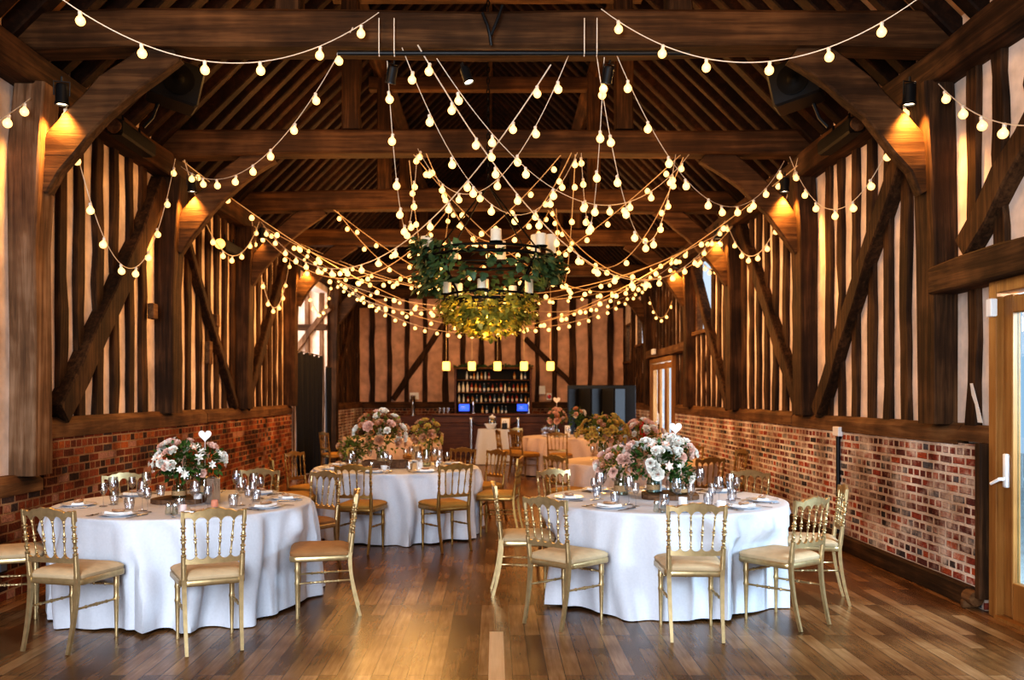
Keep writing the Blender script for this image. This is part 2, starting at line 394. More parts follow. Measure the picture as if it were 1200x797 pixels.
# ------------------------------------------------------------------ the barn
XL, XR, XC = -3.80, 3.62, -0.09
YN, YF = -1.6, 25.9
FRAMES = [1.12, 4.22, 7.32, 10.42, 13.52, 16.62, 21.0]
TIE_B, TIE_T = 4.36, 4.66
RIDGE = 8.25

o = MB().box(((XL + XR) / 2 - 1, (YN + YF) / 2, -0.05), (10.6, YF - YN + 0.6, 0.1)).build('floor', M['floor'])
struct(o, 'polished brown plank floor of the barn', 'floor')
p0 = floor_pt(573.5, 797); p1 = floor_pt(573.5, 741)
o = MB().box(((-0.037 + 0.057) / 2, (4.4 + 6.03) / 2, 0.001), (0.094, 6.03 - 4.4, 0.002)).build('trim_1', M['pale_plank'])
struct(o, 'single pale replacement board let into the brown floor', 'floorboard')

def wall_mesh(x0, x1, segs):
    mb = MB()
    for y0, y1, holes in segs:
        z = 0.0
        for h0, h1 in holes:
            if h0 > z: mb.box(((x0 + x1) / 2, (y0 + y1) / 2, (z + h0) / 2), (abs(x1 - x0), y1 - y0, h0 - z))
            z = h1
        mb.box(((x0 + x1) / 2, (y0 + y1) / 2, (z + 4.6) / 2), (abs(x1 - x0), y1 - y0, 4.6 - z))
    return mb
RW1 = (15.2, 16.42, 2.72, 4.06); RW2 = (22.2, 23.2, 2.85, 3.98); RW3 = (24.4, 25.3, 2.5, 3.55)
D1 = (4.45, 6.5, 0.0, 2.42); D2 = (18.1, 20.75, 0.0, 2.40)
wr = wall_mesh(3.70, 3.76, [(YN, D1[0], []), (D1[0], D1[1], [(0, D1[3])]), (D1[1], RW1[0], []), (RW1[0], RW1[1], [RW1[2:]]),
     (RW1[1], D2[0], []), (D2[0], D2[1], [(0, D2[3])]), (D2[1], RW2[0], []), (RW2[0], RW2[1], [RW2[2:]]), (RW2[1], RW3[0], []), (RW3[0], RW3[1], [RW3[2:]]), (RW3[1], YF + .3, [])]).build('wall_right', M['plaster'])
struct(wr, 'right wall of dark oak studs and pale plaster over a brick plinth', 'wall')
wl = wall_mesh(-4.15, -3.90, [(YN, 16.85, []), (16.85, 20.8, [(0, 3.95)]), (20.8, YF + .3, [])]).build('wall_left', M['plaster'])
struct(wl, 'left wall of dark oak studs and plaster over a brick plinth', 'wall')
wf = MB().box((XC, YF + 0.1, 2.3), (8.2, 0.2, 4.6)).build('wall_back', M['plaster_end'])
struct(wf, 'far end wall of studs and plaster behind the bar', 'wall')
g = MB(); g.prism([(XC - 4.1, 4.55), (XC + 4.1, 4.55), (XC, RIDGE + 0.4)], 0.2, Tr(0, YF + 0.1, 0)); g.build('gable', M['timber_x'], wf)
wn = MB()
wn.box((XC - 3.5, YN - 0.1, 2.3), (1.2, 0.2, 4.6)); wn.box((XC + 3.5, YN - 0.1, 2.3), (1.2, 0.2, 4.6)); wn.box((XC, YN - 0.1, 4.2), (5.8, 0.2, 0.8))
wn.prism([(XC - 4.1, 4.6), (XC + 4.1, 4.6), (XC, RIDGE + 0.4)], 0.2, Tr(0, YN - 0.1, 0))
wn = wn.build('wall_front', M['plaster']); struct(wn, 'near gable wall with a tall open barn doorway', 'wall')

# brick plinths
def plinth(parent, xi, xo, y0, y1, top, m, nm='brick_plinth'):
    mb = MB(); mb.box(((xi + xo) / 2, (y0 + y1) / 2, top / 2), (abs(xo - xi), y1 - y0, top)); return mb.build(nm, m, parent)
plinth(wr, XR, 3.9, YN, 4.3, 1.22, M['brick_r']); plinth(wr, XR, 3.75, 6.62, 18.0, 1.22, M['brick_r']); plinth(wr, XR, 3.9, 20.85, YF, 1.22, M['brick_r'])
plinth(wl, -4.1, XL, YN, 7.55, 0.80, M['brick_l']); plinth(wl, -4.1, XL, 7.55, 16.75, 1.22, M['brick_l']); plinth(wl, -4.1, XL, 20.9, YF, 1.22, M['brick_r'])
plinth_e = MB(); plinth_e.box((XC, YF - 0.1, 0.6), (7.6, 0.2, 1.2)); plinth_e.build('brick_plinth', M['brick_e'], wf)
def sill(parent, side, y0, y1, z0, z1, seed, m='sill_y'):
    # chamfered timber on the plinth: a face to the room and a sloping top back to the studs
    xi = XR - 0.015 if side > 0 else XL + 0.015
    xo = 3.80 if side > 0 else -4.0
    r = random.Random(seed); k = max(2, int((y1 - y0) / 0.5)); vs = []; fs = []
    for i in range(k + 1):
        y = y0 + (y1 - y0) * i / k; j = r.uniform(-0.007, 0.007); j2 = r.uniform(-0.006, 0.006)
        vs += [(xi + j, y, z0), (xi + j, y, z1 - 0.055 + j2), (xi + (xo - xi) * 0.28, y, z1 + j2), (xo, y, z1 + j2), (xo, y, z0)]
    for i in range(k):
        for q in range(5):
            a, b2 = i * 5 + q, i * 5 + (q + 1) % 5
            f = (a, b2, b2 + 5, a + 5); fs.append(f if side < 0 else tuple(reversed(f)))
    fs.append((0, 1, 2, 3, 4)); fs.append(tuple(range(k * 5 + 4, k * 5 - 1, -1)))
    mb = MB(); mb.add(vs, fs); return mb.build('sill_beam', M[m], parent)
sill(wr, 1, YN, 4.3, 1.22, 1.38, 1); sill(wr, 1, 7.0, 10.9, 1.21, 1.37, 2); sill(wr, 1, 10.9, 18.0, 1.22, 1.39, 3); sill(wr, 1, 6.55, 7.0, 1.24, 1.36, 5); sill(wr, 1, 20.85, YF - .2, 1.22, 1.38, 4)
sill(wl, -1, 7.5, 11.8, 1.22, 1.40, 6); sill(wl, -1, 11.83, 16.75, 1.23, 1.40, 7); sill(wl, -1, 20.9, YF - .2, 1.22, 1.38, 8); sill(wl, -1, YN, 7.5, 0.80, 0.95, 9)
mb = MB(); mb.timber([(XC - 3.75, YF - 0.12, 1.29), (XC + 3.75, YF - 0.12, 1.29)], 0.25, 0.17, (0, 1, 0), sub=10, seed=3); mb.build('sill_beam', M['timber_x'], wf)

# studs
def stud(parent, x, y, z0, z1, seed, w=0.165, d=0.12, m='timber_z'):
    mb = MB(); mb.timber([(x, y, z0), (x, y, z1)], w, d, (0, 1, 0), jit=0.013, ch=0.012, seed=seed, sub=9); mb.build('stud', M[m], parent)
def in_any(y, spans): return any(a < y < b for a, b in spans)
k = 0
posts_y = FRAMES
y = -1.3
while y < YF - 0.1:
    k += 1
    if not any(abs(y - p) < 0.26 for p in posts_y):
        jy = y + RND.uniform(-0.025, 0.025); w = RND.uniform(0.125, 0.17)
        # right wall
        xr = 3.715
        if D1[0] - .05 < y < D1[1] + .05: stud(wr, xr, jy, 2.62, 4.3, k, w)
        elif D2[0] - .05 < y < D2[1] + .1: stud(wr, xr, jy, 2.55, 4.3, k, w)
        else:
            win = next((q for q in (RW1, RW2, RW3) if q[0] - 0.08 < y < q[1] + 0.08), None)
            if win: stud(wr, xr, jy, 1.36, win[2] - 0.06, k, w)
            else: stud(wr, xr, jy, 1.36, 4.3, k, w)
        # left wall
        xl = -3.915
        if y < 7.5: stud(wl, xl, jy, 0.94, 4.3, 200 + k, w)
        elif 16.8 < y < 20.9: pass
        else: stud(wl, xl, jy, 1.38, 4.3, 200 + k, w)
    y += 0.372
x = XC - 3.45
while x < XC + 3.6:
    k += 1
    mb = MB(); mb.timber([(x, YF - 0.01, 1.35), (x, YF - 0.01, 4.45)], RND.uniform(0.12, 0.2), 0.12, (1, 0, 0), jit=0.014, seed=k, sub=7); mb.build('stud', M['timber_z'], wf)
    x += 0.54 + RND.uniform(-0.05, 0.05)
# wall plates, posts, jowls
for par, xx, sd in ((wr, 3.66, 11), (wl, -3.86, 12)):
    mb = MB(); mb.timber([(xx, YN, 4.23), (xx, YF, 4.23)], 0.34, 0.27, (1, 0, 0), jit=0.012, sub=44, seed=sd); mb.build('wall_plate', M['timber_y'], par)
for i, yy in enumerate(FRAMES):
    w = 0.32 if i < 4 else 0.27
    zr0 = 1.36
    mb = MB(); mb.timber([(3.63, yy, zr0), (3.63, yy, 2.8), (3.60, yy, 3.5), (3.56, yy, 4.12)], w, 0.23, (0, 1, 0), jit=0.012, seed=30 + i)
    mb.build('post', M['timber_z'], wr)
    zl0 = 0.94 if yy < 7.5 else 1.38
    if i == 6: zl0 = 0.0
    mb = MB(); mb.timber([(-3.81, yy, zl0), (-3.81, yy, 2.0), (-3.81, yy, 2.8), (-3.78, yy, 3.5), (-3.74, yy, 4.12)], w - (0.04 if i == 2 else 0), 0.25, (0, 1, 0), jit=0.012, seed=60 + i)
    mb.build('post', M['post_lit_tint' if i == 2 else 'timber_z'], wl)
# wall braces, bay by bay
def brace(par, a, b, w, d, side, seed, bow=None, m='timber_z', nm='wall_brace'):
    a, b = Vector(a), Vector(b); pts = []
    for i in range(8):
        t = i / 7; p = a.lerp(b, t)
        if bow: p = p + Vector(bow) * 4 * t * (1 - t)
        pts.append(p)
    mb = MB(); mb.timber(pts, w, d, side, jit=0.012, seed=seed); return mb.build(nm, M[m], par)
xr, xl = 3.655, -3.845
brace(wr, (xr, 7.62, 4.1), (xr, 10.05, 1.40), 0.20, 0.16, (0, 1, 0), 1, (0, 0.06, 0))
brace(wr, (xr, 13.3, 4.1), (xr, 10.66, 1.40), 0.20, 0.14, (0, 1, 0), 2, (0, -0.05, 0))
brace(wr, (xr, 16.4, 3.9), (xr, 13.9, 1.40), 0.18, 0.14, (0, 1, 0), 3)
brace(wr, (xr, 5.2, 4.1), (xr, 6.9, 2.72), 0.20, 0.15, (0, 1, 0), 4, (0, -0.03, 0.05))
brace(wr, (xr, 22.0, 4.1), (xr, 21.2, 1.4), 0.16, 0.14, (0, 1, 0), 14)
brace(wl, (xl, 10.25, 4.0), (xl, 7.85, 1.42), 0.24, 0.17, (0, 1, 0), 5, (0, 0.08, 0))
brace(wl, (xl, 13.75, 1.42), (xl, 16.3, 4.0), 0.20, 0.14, (0, 1, 0), 6)
brace(wl, (xl, 10.75, 3.9), (xl, 13.2, 1.42), 0.13, 0.12, (0, 1, 0), 7)
brace(wl, (xl, 21.3, 1.4), (xl, 24.2, 4.1), 0.16, 0.12, (0, 1, 0), 8)
mb = MB(); mb.timber([(3.60, 7.2, 2.52), (3.60, 4.0, 2.55)], 0.22, 0.24, (0, 0, 1), jit=0.014, sub=7, seed=9); mb.build('door_rail', M['timber_y'], wr)
mb = MB(); mb.timber([(3.62, 20.95, 2.50), (3.62, 16.7, 2.50)], 0.18, 0.2, (0, 0, 1), jit=0.014, sub=7, seed=19); mb.build('door_rail', M['sill_y'], wr)
mb = MB(); mb.timber([(3.60, 6.58, 0.1), (3.60, 6.58, 1.24)], 0.09, 0.12, (0, 1, 0), jit=0.004, sub=3, seed=18); mb.build('door_jamb_post', M['timber_z'], wr)
brace(wf, (XC - 1.2, YF - 0.1, 3.9), (XC - 2.85, YF - 0.1, 1.45), 0.15, 0.12, (1, 0, 0), 10)
brace(wf, (XC + 0.95, YF - 0.1, 3.2), (XC + 2.6, YF - 0.1, 1.6), 0.15, 0.12, (1, 0, 0), 11)
for yy, z in ((9.95, 2.52), (11.9, 2.15), (12.2, 2.6), (13.9, 2.1)):
    mb = MB(); mb.cbox((-3.80, yy, z), (0.07, 0.13, 0.17 if z > 2.3 else 0.3)); mb.build('peg_block', M['sill_y'], wl)

# porch bay on the left (daylit) and ground outside
pw = MB()
pw.box((-5.2, 20.95, 2.2), (2.4, 0.2, 4.4)); pw.box((-5.2, 16.75, 2.2), (2.3, 0.2, 4.4)); pw.box((-6.4, 18.85, 3.4), (0.2, 4.4, 2.0)); pw.box((-5.2, 18.85, 4.45), (2.6, 4.4, 0.1))
pw = pw.build('wall_porch', M['plaster']); struct(pw, 'pale plaster walls of the porch behind the black curtain', 'wall')
for i, xx in enumerate((-4.02, -4.36, -4.72, -5.1)):
    mb = MB(); mb.timber([(xx, 20.82, 0), (xx, 20.82, 4.4)], 0.11, 0.1, (1, 0, 0), sub=6, seed=70 + i); mb.build('stud', M['post_lit_tint'], pw)
brace(pw, (-4.9, 20.78, 2.3), (-3.85, 20.78, 3.6), 0.13, 0.08, (1, 0, 0), 75, m='post_lit_tint')
mb = MB(); mb.timber([(-5.9, 20.8, 3.15), (-3.9, 20.8, 3.15)], 0.1, 0.14, (0, 1, 0), sub=5, seed=71); mb.build('rail', M['timber_x'], pw)
o = MB().box((9.2, 12, -0.08), (10.6, 40, 0.1)).build('ground', M['paving']); struct(o, 'pale paving outside the glazed doors', 'ground')

# roof
mid_l, mid_r = XC - 4.05, XC + 4.05
def roof(side):
    ex = XC + side * 3.95; ez = 4.30
    dx, dz = XC - ex, RIDGE - ez
    L = math.hypot(dx, dz); nrm = Vector((-dz * (1 if dx > 0 else -1), 0, abs(dx))).normalized()
    if nrm.z < 0: nrm = -nrm
    a = Vector((ex, 0, ez)) + nrm * 0.10; b = Vector((XC, 0, RIDGE)) + nrm * 0.10
    mb = MB(); vs = []
    for y in (YN - .2, YF + .2):
        for p in (a, b): vs.append((p.x, y, p.z))
        for p in (b + nrm * 0.1, a + nrm * 0.1): vs.append((p.x, y, p.z))
    mb.add(vs, [(0, 1, 5, 4), (1, 2, 6, 5), (2, 3, 7, 6), (3, 0, 4, 7), (0, 3, 2, 1), (4, 5, 6, 7)])
    nm = 'ceiling_left' if side < 0 else 'ceiling_right'
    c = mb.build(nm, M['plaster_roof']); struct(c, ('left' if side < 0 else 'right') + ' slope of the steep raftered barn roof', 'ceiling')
    y = -1.3; q = 0
    while y < YF:
        q += 1; yy = y + RND.uniform(-0.03, 0.03)
        mb = MB(); mb.timber([(ex, yy, ez + 0.03), (XC - side * 0.02, yy, RIDGE + 0.03)], RND.uniform(0.12, 0.16), 0.15, (0, 1, 0), jit=0.010, sub=8, seed=400 + q + (100 if side > 0 else 0))
        mb.build('rafter', M['rafter'], c); y += 0.385
    px_ = XC + side * 1.62
    mb = MB(); pz = ez + (RIDGE - ez) * (3.95 - 1.62) / 3.95 - 0.16
    mb.timber([(px_, YN, pz), (px_, YF, pz)], 0.2, 0.2, (1, 0, 1), sub=40, seed=9); mb.build('purlin', M['timber_y'], c)
    return pz
for sd in (-1, 1): PZ = roof(sd)
mb = MB(); mb.timber([(XC, YN, RIDGE - 0.12), (XC, YF, RIDGE - 0.12)], 0.08, 0.2, (1, 0, 0), sub=20, seed=9)
o = mb.build('trim_2', M['timber_y']); struct(o, 'ridge board at the top of the barn roof', 'ridge beam')

ords = ['', '', 'nearest', 'second', 'third', 'fourth', 'fifth']
for i, yy in enumerate(FRAMES):
    mb = MB(); mb.timber([(XL - 0.1, yy, 4.48), (-2.5, yy, 4.51), (XC, yy, 4.53), (2.4, yy, 4.51), (XR + 0.12, yy, 4.49)], 0.29, 0.29, (0, 0, 1), jit=0.016, ch=0.025, seed=90 + i)
    if i == 2:
        mb = MB(); mb.timber([(XL - 0.1, yy, 4.51), (-2.9, yy, 4.53), (-2, yy, 4.535), (-1.2, yy, 4.52), (XC, yy, 4.53), (1, yy, 4.525), (2.0, yy, 4.54), (2.8, yy, 4.53), (XR + 0.12, yy, 4.52)], 0.30, 0.32, (0, 0, 1), jit=0.014, ch=0.03, seed=92)
    t = mb.build('tie_beam', M['timber_x'])
    if i < 2: struct(t, 'roof truss behind the camera, %s' % ('first' if i == 0 else 'second'), 'roof truss')
    else: struct(t, '%s dark oak tie beam truss across the barn' % ords[i], 'roof truss')
    for sd in (-1, 1):
        if i == 6 and sd < 0: pass
        xw = (3.58 if sd > 0 else -3.74)
        dx = -sd
        a = Vector((xw, yy, 3.30)); b = Vector((xw + dx * 1.12, yy, 4.42)); pts = []
        for q in range(9):
            t_ = q / 8; p = a.lerp(b, t_) + Vector((sd * 0.12, 0, 0.12)) * 4 * t_ * (1 - t_) * 0.6
            pts.append(p)
        mb = MB(); mb.timber(pts, 0.27, 0.13, (1, 0, dx * -1), jit=0.01, seed=110 + i * 2 + sd); mb.build('arch_brace', M['timber_x'], t)
        mb = MB(); mb.timber([(XC + sd * 1.58, yy, 4.66), (XC + sd * 1.58, yy, PZ - 0.05)], 0.2, 0.2, (1, 0, 0), sub=5, seed=140 + i * 2 + sd); mb.build('queen_post', M['timber_z'], t)
    mb = MB(); mb.timber([(XC - 1.8, yy, PZ - 0.2), (XC + 1.8, yy, PZ - 0.2)], 0.17, 0.2, (0, 1, 0), sub=6, seed=170 + i); mb.build('collar', M['timber_x'], t)
mb = MB(); mb.timber([(XL - 0.1, YF - 0.1, 4.5), (XR + 0.1, YF - 0.1, 4.5)], 0.25, 0.29, (0, 1, 0), sub=10, seed=180)
mb.build('end_beam', M['timber_x'], wf)

# skirting boards
mb = MB(); mb.timber([(3.585, 6.75, 0.075), (3.585, 18.0, 0.075)], 0.07, 0.15, (1, 0, 0), jit=0.003, ch=0.01, sub=20, seed=2)
o = mb.build('baseboard_right', M['timber_y']); struct(o, 'dark wooden skirting along the right brick plinth', 'skirting board')
mb = MB(); mb.tube([(3.56, 6.62, 0.085), (3.56, 6.74, 0.085)], 0.055, 12); mb.cbox((3.56, 6.72, 0.03), (0.12, 0.05, 0.06)); mb.build('pipe_end', M['sill_y'], o)

# doors and windows
def glazed_door(nm, label, y0, y1, ztop, x, leaves, handle_leaf, pane='pane'):
    mb = MB(); fw = 0.10
    mb.cbox((x, y1 - fw / 2, ztop / 2), (0.16, fw, ztop)); mb.cbox((x, y0 + fw / 2, ztop / 2), (0.16, fw, ztop)); mb.cbox((x, (y0 + y1) / 2, ztop - fw / 2), (0.158, y1 - y0 - 2 * fw, fw))
    mb.box((x, (y0 + y1) / 2, 0.012), (0.2, y1 - y0 - 2 * fw, 0.024))
    d = mb.build(nm, M['oak_door']); struct(d, label, 'door')
    w = (y1 - y0 - 2 * fw - 0.02) / leaves
    for i in range(leaves):
        a = y0 + fw + 0.01 + i * w; b = a + w - 0.012; st = 0.11; lt = ztop - fw - 0.02
        lm = MB()
        lm.cbox((x - 0.01, a + st / 2, lt / 2 + 0.015), (0.06, st, lt - 0.03)); lm.cbox((x - 0.01, b - st / 2, lt / 2 + 0.015), (0.06, st, lt - 0.03))
        lm.cbox((x - 0.01, (a + b) / 2, lt - 0.07), (0.06, b - a - 2 * st, 0.12)); lm.cbox((x - 0.01, (a + b) / 2, 0.15), (0.06, b - a - 2 * st, 0.26))
        lf = lm.build('door_leaf', M['oak_door'], d)
        gm = MB(); gm.box((x, (a + b) / 2, (lt + 0.15) / 2), (0.012, b - a - 2 * st, lt - 0.40)); gm.build('pane', M[pane], lf)
        if i == handle_leaf:
            hm = MB(); hy = b - st / 2; hm.cbox((x - 0.052, hy, 1.06), (0.03, 0.05, 0.24)); hm.tube([(x - 0.06, hy, 1.0), (x - 0.10, hy, 1.0), (x - 0.11, hy + 0.09, 0.96)], 0.012, 8); hm.build('door_handle', M['card'], lf)
    return d
d1 = glazed_door('door_1', 'near glazed oak door at the right edge of the barn', D1[0], D1[1], D1[3], 3.66, 2, 1, 'pane_dim')
mb = MB(); mb.cbox((3.565, 6.43, 2.22), (0.05, 0.07, 0.13)); mb.build('door_sensor', M['card'], d1)
d2 = glazed_door('door_2', 'far glazed oak doors in the right wall, letting in daylight', D2[0], D2[1], D2[3], 3.66, 3, 1)
for i, (w, lab) in enumerate(((RW1, 'nearest high window in the right wall, bright with daylight'), (RW2, 'second high window along the right wall'), (RW3, 'farthest high window of the right wall, close to the end wall'))):
    y0, y1, z0, z1 = w; mb = MB(); f = 0.06; x = 3.74
    mb.cbox((x, y0 + f / 2, (z0 + z1) / 2), (0.12, f, z1 - z0)); mb.cbox((x, y1 - f / 2, (z0 + z1) / 2), (0.12, f, z1 - z0))
    mb.cbox((x, (y0 + y1) / 2, z1 - f / 2), (0.118, y1 - y0 - 2 * f, f)); mb.cbox((x - 0.03, (y0 + y1) / 2, z0 - 0.02), (0.2, y1 - y0 + 0.1, 0.07))
    wd = mb.build('window_%d' % (i + 1), M['sill_y']); struct(wd, lab, 'window')
    gm = MB(); gm.box((x, (y0 + y1) / 2, (z0 + z1) / 2), (0.01, y1 - y0 - 2 * f, z1 - z0 - 2 * f)); gm.build('pane', M['pane'], wd)
# ------------------------------------------------------------------ chairs
def beads(z0, z1, base, spots, n=3):
    # turned profile: base radius with little rings at the given fractions
    pr = [(base * 0.85, z0)]
    for f, r_, h in sorted(spots):
        z = z0 + (z1 - z0) * f
        pr += [(base, z - h), (r_ * 0.9, z - h * 0.5), (r_, z), (r_ * 0.9, z + h * 0.5), (base, z + h)]
    pr.append((base * 0.85, z1)); return pr
def post_center(z, sx):
    # rear leg and back post in one sweep (x, y) at height z
    if z < 0.43: t = z / 0.43; return (sx * (0.172 - 0.008 * (1 - t)), -0.205 - 0.075 * (1 - t) ** 1.7)
    t = (z - 0.43) / 0.47; return (sx * (0.172 + 0.012 * t), -0.205 - 0.055 * t)
def arch_poly(x0, x1, ztop_f, zb, n_arch, rise, flip=False):
    top = [(x0 + (x1 - x0) * i / 40, ztop_f(i / 40)) for i in range(41)]
    bot = []
    w = (x1 - x0) / n_arch
    for a in range(n_arch):
        for i in range(0 if a == 0 else 1, 9):
            t = i / 8; xx = x0 + (a + t) * w
            e = abs(2 * t - 1)
            s_ = math.sqrt(max(0, 1 - min(1, e / 0.88) ** 2)) if e < 0.88 else 0
            bot.append((xx, zb + s_ * rise))
    return top, bot
def make_chair(name, label, gold, velvet, group):
    t = thing(name, label, 'chair', group=group)
    for sx in (-1, 1):
        mb = MB(); pts = []; rad = []
        for i in range(13):
            z = 0.47 * i / 12; x, y = post_center(z, sx); pts.append((x, y, z)); rad.append(0.0145 + 0.0055 * (z / 0.47))
        mb.tube(pts, rad, 4, smooth=False)
        x0, y0 = post_center(0.46, sx); x1, y1 = post_center(0.60, sx)
        mb.tube([(x0, y0, 0.46), (x1, y1, 0.60)], [0.019, 0.0165], 8)
        pr = beads(0, 1, 0.0105, [(0.06, 0.018, .03), (0.16, 0.014, .02), (0.24, 0.018, .03), (0.42, 0.0165, .035), (0.5, 0.02, .03), (0.58, 0.0165, .035), (0.74, 0.015, .025), (0.82, 0.019, .03)])
        pts = []; rad = []
        for r_, f in pr:
            z = 0.595 + 0.225 * f; x, y = post_center(z, sx); pts.append((x, y, z)); rad.append(r_)
        mb.tube(pts, rad, 8)
        x0, y0 = post_center(0.80, sx); x1, y1 = post_center(0.88, sx)
        mb.tube([(x0, y0, 0.80), (x1, y1, 0.88)], [0.014, 0.012], 8)
        mb.build('back_post', gold, t)
    for sx in (-1, 1):
        mb = MB(); M4 = Tr(sx * 0.172, 0.165, 0)
        mb.lathe([(0.0, 0.0), (0.011, 0.0), (0.013, 0.02), (0.010, 0.035), (0.0165, 0.24), (0.021, 0.255), (0.0165, 0.27), (0.0175, 0.33), (0.022, 0.345), (0.018, 0.36), (0.02, 0.425), (0.0, 0.425)], 10, M4)
        mb.build('leg', gold, t)
    # seat frame and cushion: rounded trapezoid
    def outline(k, inset):
        pts = []
        for (cx, cy, a0) in ((0.165, 0.165, 0), (-0.165, 0.165, 90), (-0.145, -0.16, 180), (0.145, -0.16, 270)):
            for i in range(k):
                a = R(a0 + 90 * i / (k - 1)); rr = 0.055 - inset
                pts.append((cx + rr * math.cos(a), cy + rr * math.sin(a)))
        return pts
    mb = MB(); lv = [(0.410, 0.006), (0.416, 0.0), (0.442, 0.0), (0.449, 0.006)]
    vs = []; n = 20
    for z, ins in lv: vs += [(x, y, z) for x, y in outline(5, ins)]
    fs = [tuple(reversed(range(n))), tuple(range(3 * n, 4 * n))]
    for i in range(3):
        for j in range(n): fs.append((i * n + j, i * n + (j + 1) % n, (i + 1) * n + (j + 1) % n, (i + 1) * n + j))
    mb.add(vs, fs, None, True); mb.build('seat_frame', gold, t)
    mb = MB(); vs = []; lv = [(0.445, 0.008, 1), (0.456, 0.0, 1), (0.472, -0.002, 1), (0.486, 0.0, 0.93), (0.498, 0.0, 0.78), (0.506, 0.0, 0.5), (0.508, 0.0, 0.15)]
    for z, ins, sc in lv: vs += [(x * sc, y * sc, z) for x, y in outline(5, ins + 0.004)]
    fs = [tuple(range((len(lv) - 1) * n, len(lv) * n))]
    for i in range(len(lv) - 1):
        for j in range(n): fs.append((i * n + j, i * n + (j + 1) % n, (i + 1) * n + (j + 1) % n, (i + 1) * n + j))
    mb.add(vs, fs, None, True); mb.build('seat_cushion', velvet, t)
    # crest rail: waved top, arcaded underside
    def top_f(u):
        d = abs(u - 0.5) * 2
        return 0.885 + 0.020 * math.cos(d * PI * 0.9) * (1 if d < 0.75 else 0.4) - 0.006 * math.cos(d * 6 * PI) * 0.5 + (0.010 if d > 0.93 else 0)
    top, bot = arch_poly(-0.196, 0.196, top_f, 0.812, 5, 0.036)
    tilt = Tr(0, -0.2505, 0.85) @ Rx(R(6.6)) @ Tr(0, 0, -0.85)
    def strip(mb, top, bot, th, M4):
        k = len(bot); tp = []
        for x, z in bot:
            u = (x - top[0][0]) / (top[-1][0] - top[0][0]); f = u * (len(top) - 1); i = min(int(f), len(top) - 2); q = f - i
            tp.append((x, top[i][1] * (1 - q) + top[i + 1][1] * q))
        vs = []
        for (x, zb), (_, zt) in zip(bot, tp):
            bow = -0.018 * (1 - (x / 0.196) ** 2)
            vs += [(x, bow - th / 2, zb), (x, bow - th / 2, zt - 0.004), (x, bow, zt), (x, bow + th / 2, zt - 0.004), (x, bow + th / 2, zb)]
        fs = []
        for i in range(k - 1):
            a, b = i * 5, i * 5 + 5
            for q in range(5): fs.append((a + q, b + q, b + (q + 1) % 5, a + (q + 1) % 5))
        fs += [(0, 1, 2, 3, 4), tuple(reversed(range((k - 1) * 5, k * 5)))]
        mb.add(vs, fs, M4, True)
    mb = MB(); strip(mb, top, bot, 0.022, tilt); mb.build('crest_rail', gold, t)
    # lower rail: arcade turned upside down
    low, upz = [], []
    top2, bot2 = arch_poly(-0.172, 0.172, lambda u: 0, 0, 5, 0.026)
    vsb = [(x, 0.553) for x, z in bot2]; vst = [(x, 0.606 - z) for x, z in bot2]
    mb = MB(); vs = []; k = len(bot2)
    for (x, zb), (_, zt) in zip(vsb, vst):
        bow = -0.012 * (1 - (x / 0.172) ** 2)
        vs += [(x, bow - 0.010, zb), (x, bow - 0.010, zt), (x, bow + 0.010, zt), (x, bow + 0.010, zb)]
    fs = [(0, 1, 2, 3), tuple(reversed(range((k - 1) * 4, k * 4)))]
    for i in range(k - 1):
        for q in range(4): fs.append((i * 4 + q, i * 4 + 4 + q, i * 4 + 4 + (q + 1) % 4, i * 4 + (q + 1) % 4))
    mb.add(vs, fs, Tr(0, -0.2235, 0), True); mb.build('lower_rail', gold, t)
    for i in range(4):
        f = (i + 1) / 5
        xa, xb = -0.172 + 0.344 * f, -0.196 + 0.392 * f
        ya = -0.2235 - 0.012 * (1 - (xa / 0.172) ** 2); yb = -0.246 - 0.018 * (1 - (xb / 0.196) ** 2)
        pr = beads(0, 1, 0.0058, [(0.05, 0.010, .025), (0.15, 0.008, .02), (0.40, 0.0095, .035), (0.49, 0.0125, .03), (0.58, 0.0095, .035), (0.86, 0.008, .02), (0.95, 0.010, .025)])
        mb = MB(); mb.tube([(xa + (xb - xa) * z, ya + (yb - ya) * z, 0.600 + 0.215 * z) for r_, z in pr], [r_ for r_, z in pr], 7); mb.build('spindle', gold, t)
    def stretcher(a, b, turned=True):
        a, b = Vector(a), Vector(b)
        pr = beads(0, 1, 0.0075, [(0.25, 0.012, .02), (0.36, 0.010, .02), (0.43, 0.0105, .03), (0.5, 0.0135, .03), (0.57, 0.0105, .03), (0.64, 0.010, .02), (0.75, 0.012, .02)]) if turned else [(0.008, 0), (0.0095, 0.5), (0.008, 1)]
        mb = MB(); mb.tube([a.lerp(b, z) for r_, z in pr], [r_ for r_, z in pr], 7); mb.build('stretcher', gold, t)
    for sx in (-1, 1):
        x, y = post_center(0.265, sx); stretcher((x, y, 0.265), (sx * 0.172, 0.165, 0.25))
    stretcher((-0.172, 0.165, 0.345), (0.172, 0.165, 0.345))
    return t

T1 = Vector((-2.41, 6.97, 0)); T2 = Vector((1.364, 7.24, 0)); T3 = Vector((-1.14, 10.4, 0))
T4 = Vector((1.51, 17.9, 0)); T5 = Vector((-2.05, 17.6, 0)); T6 = Vector((1.80, 11.3, 0))
TN = {1: 'left front table', 2: 'right front table', 3: 'middle table', 4: 'far bar table', 5: 'far left table', 6: 'second right table'}
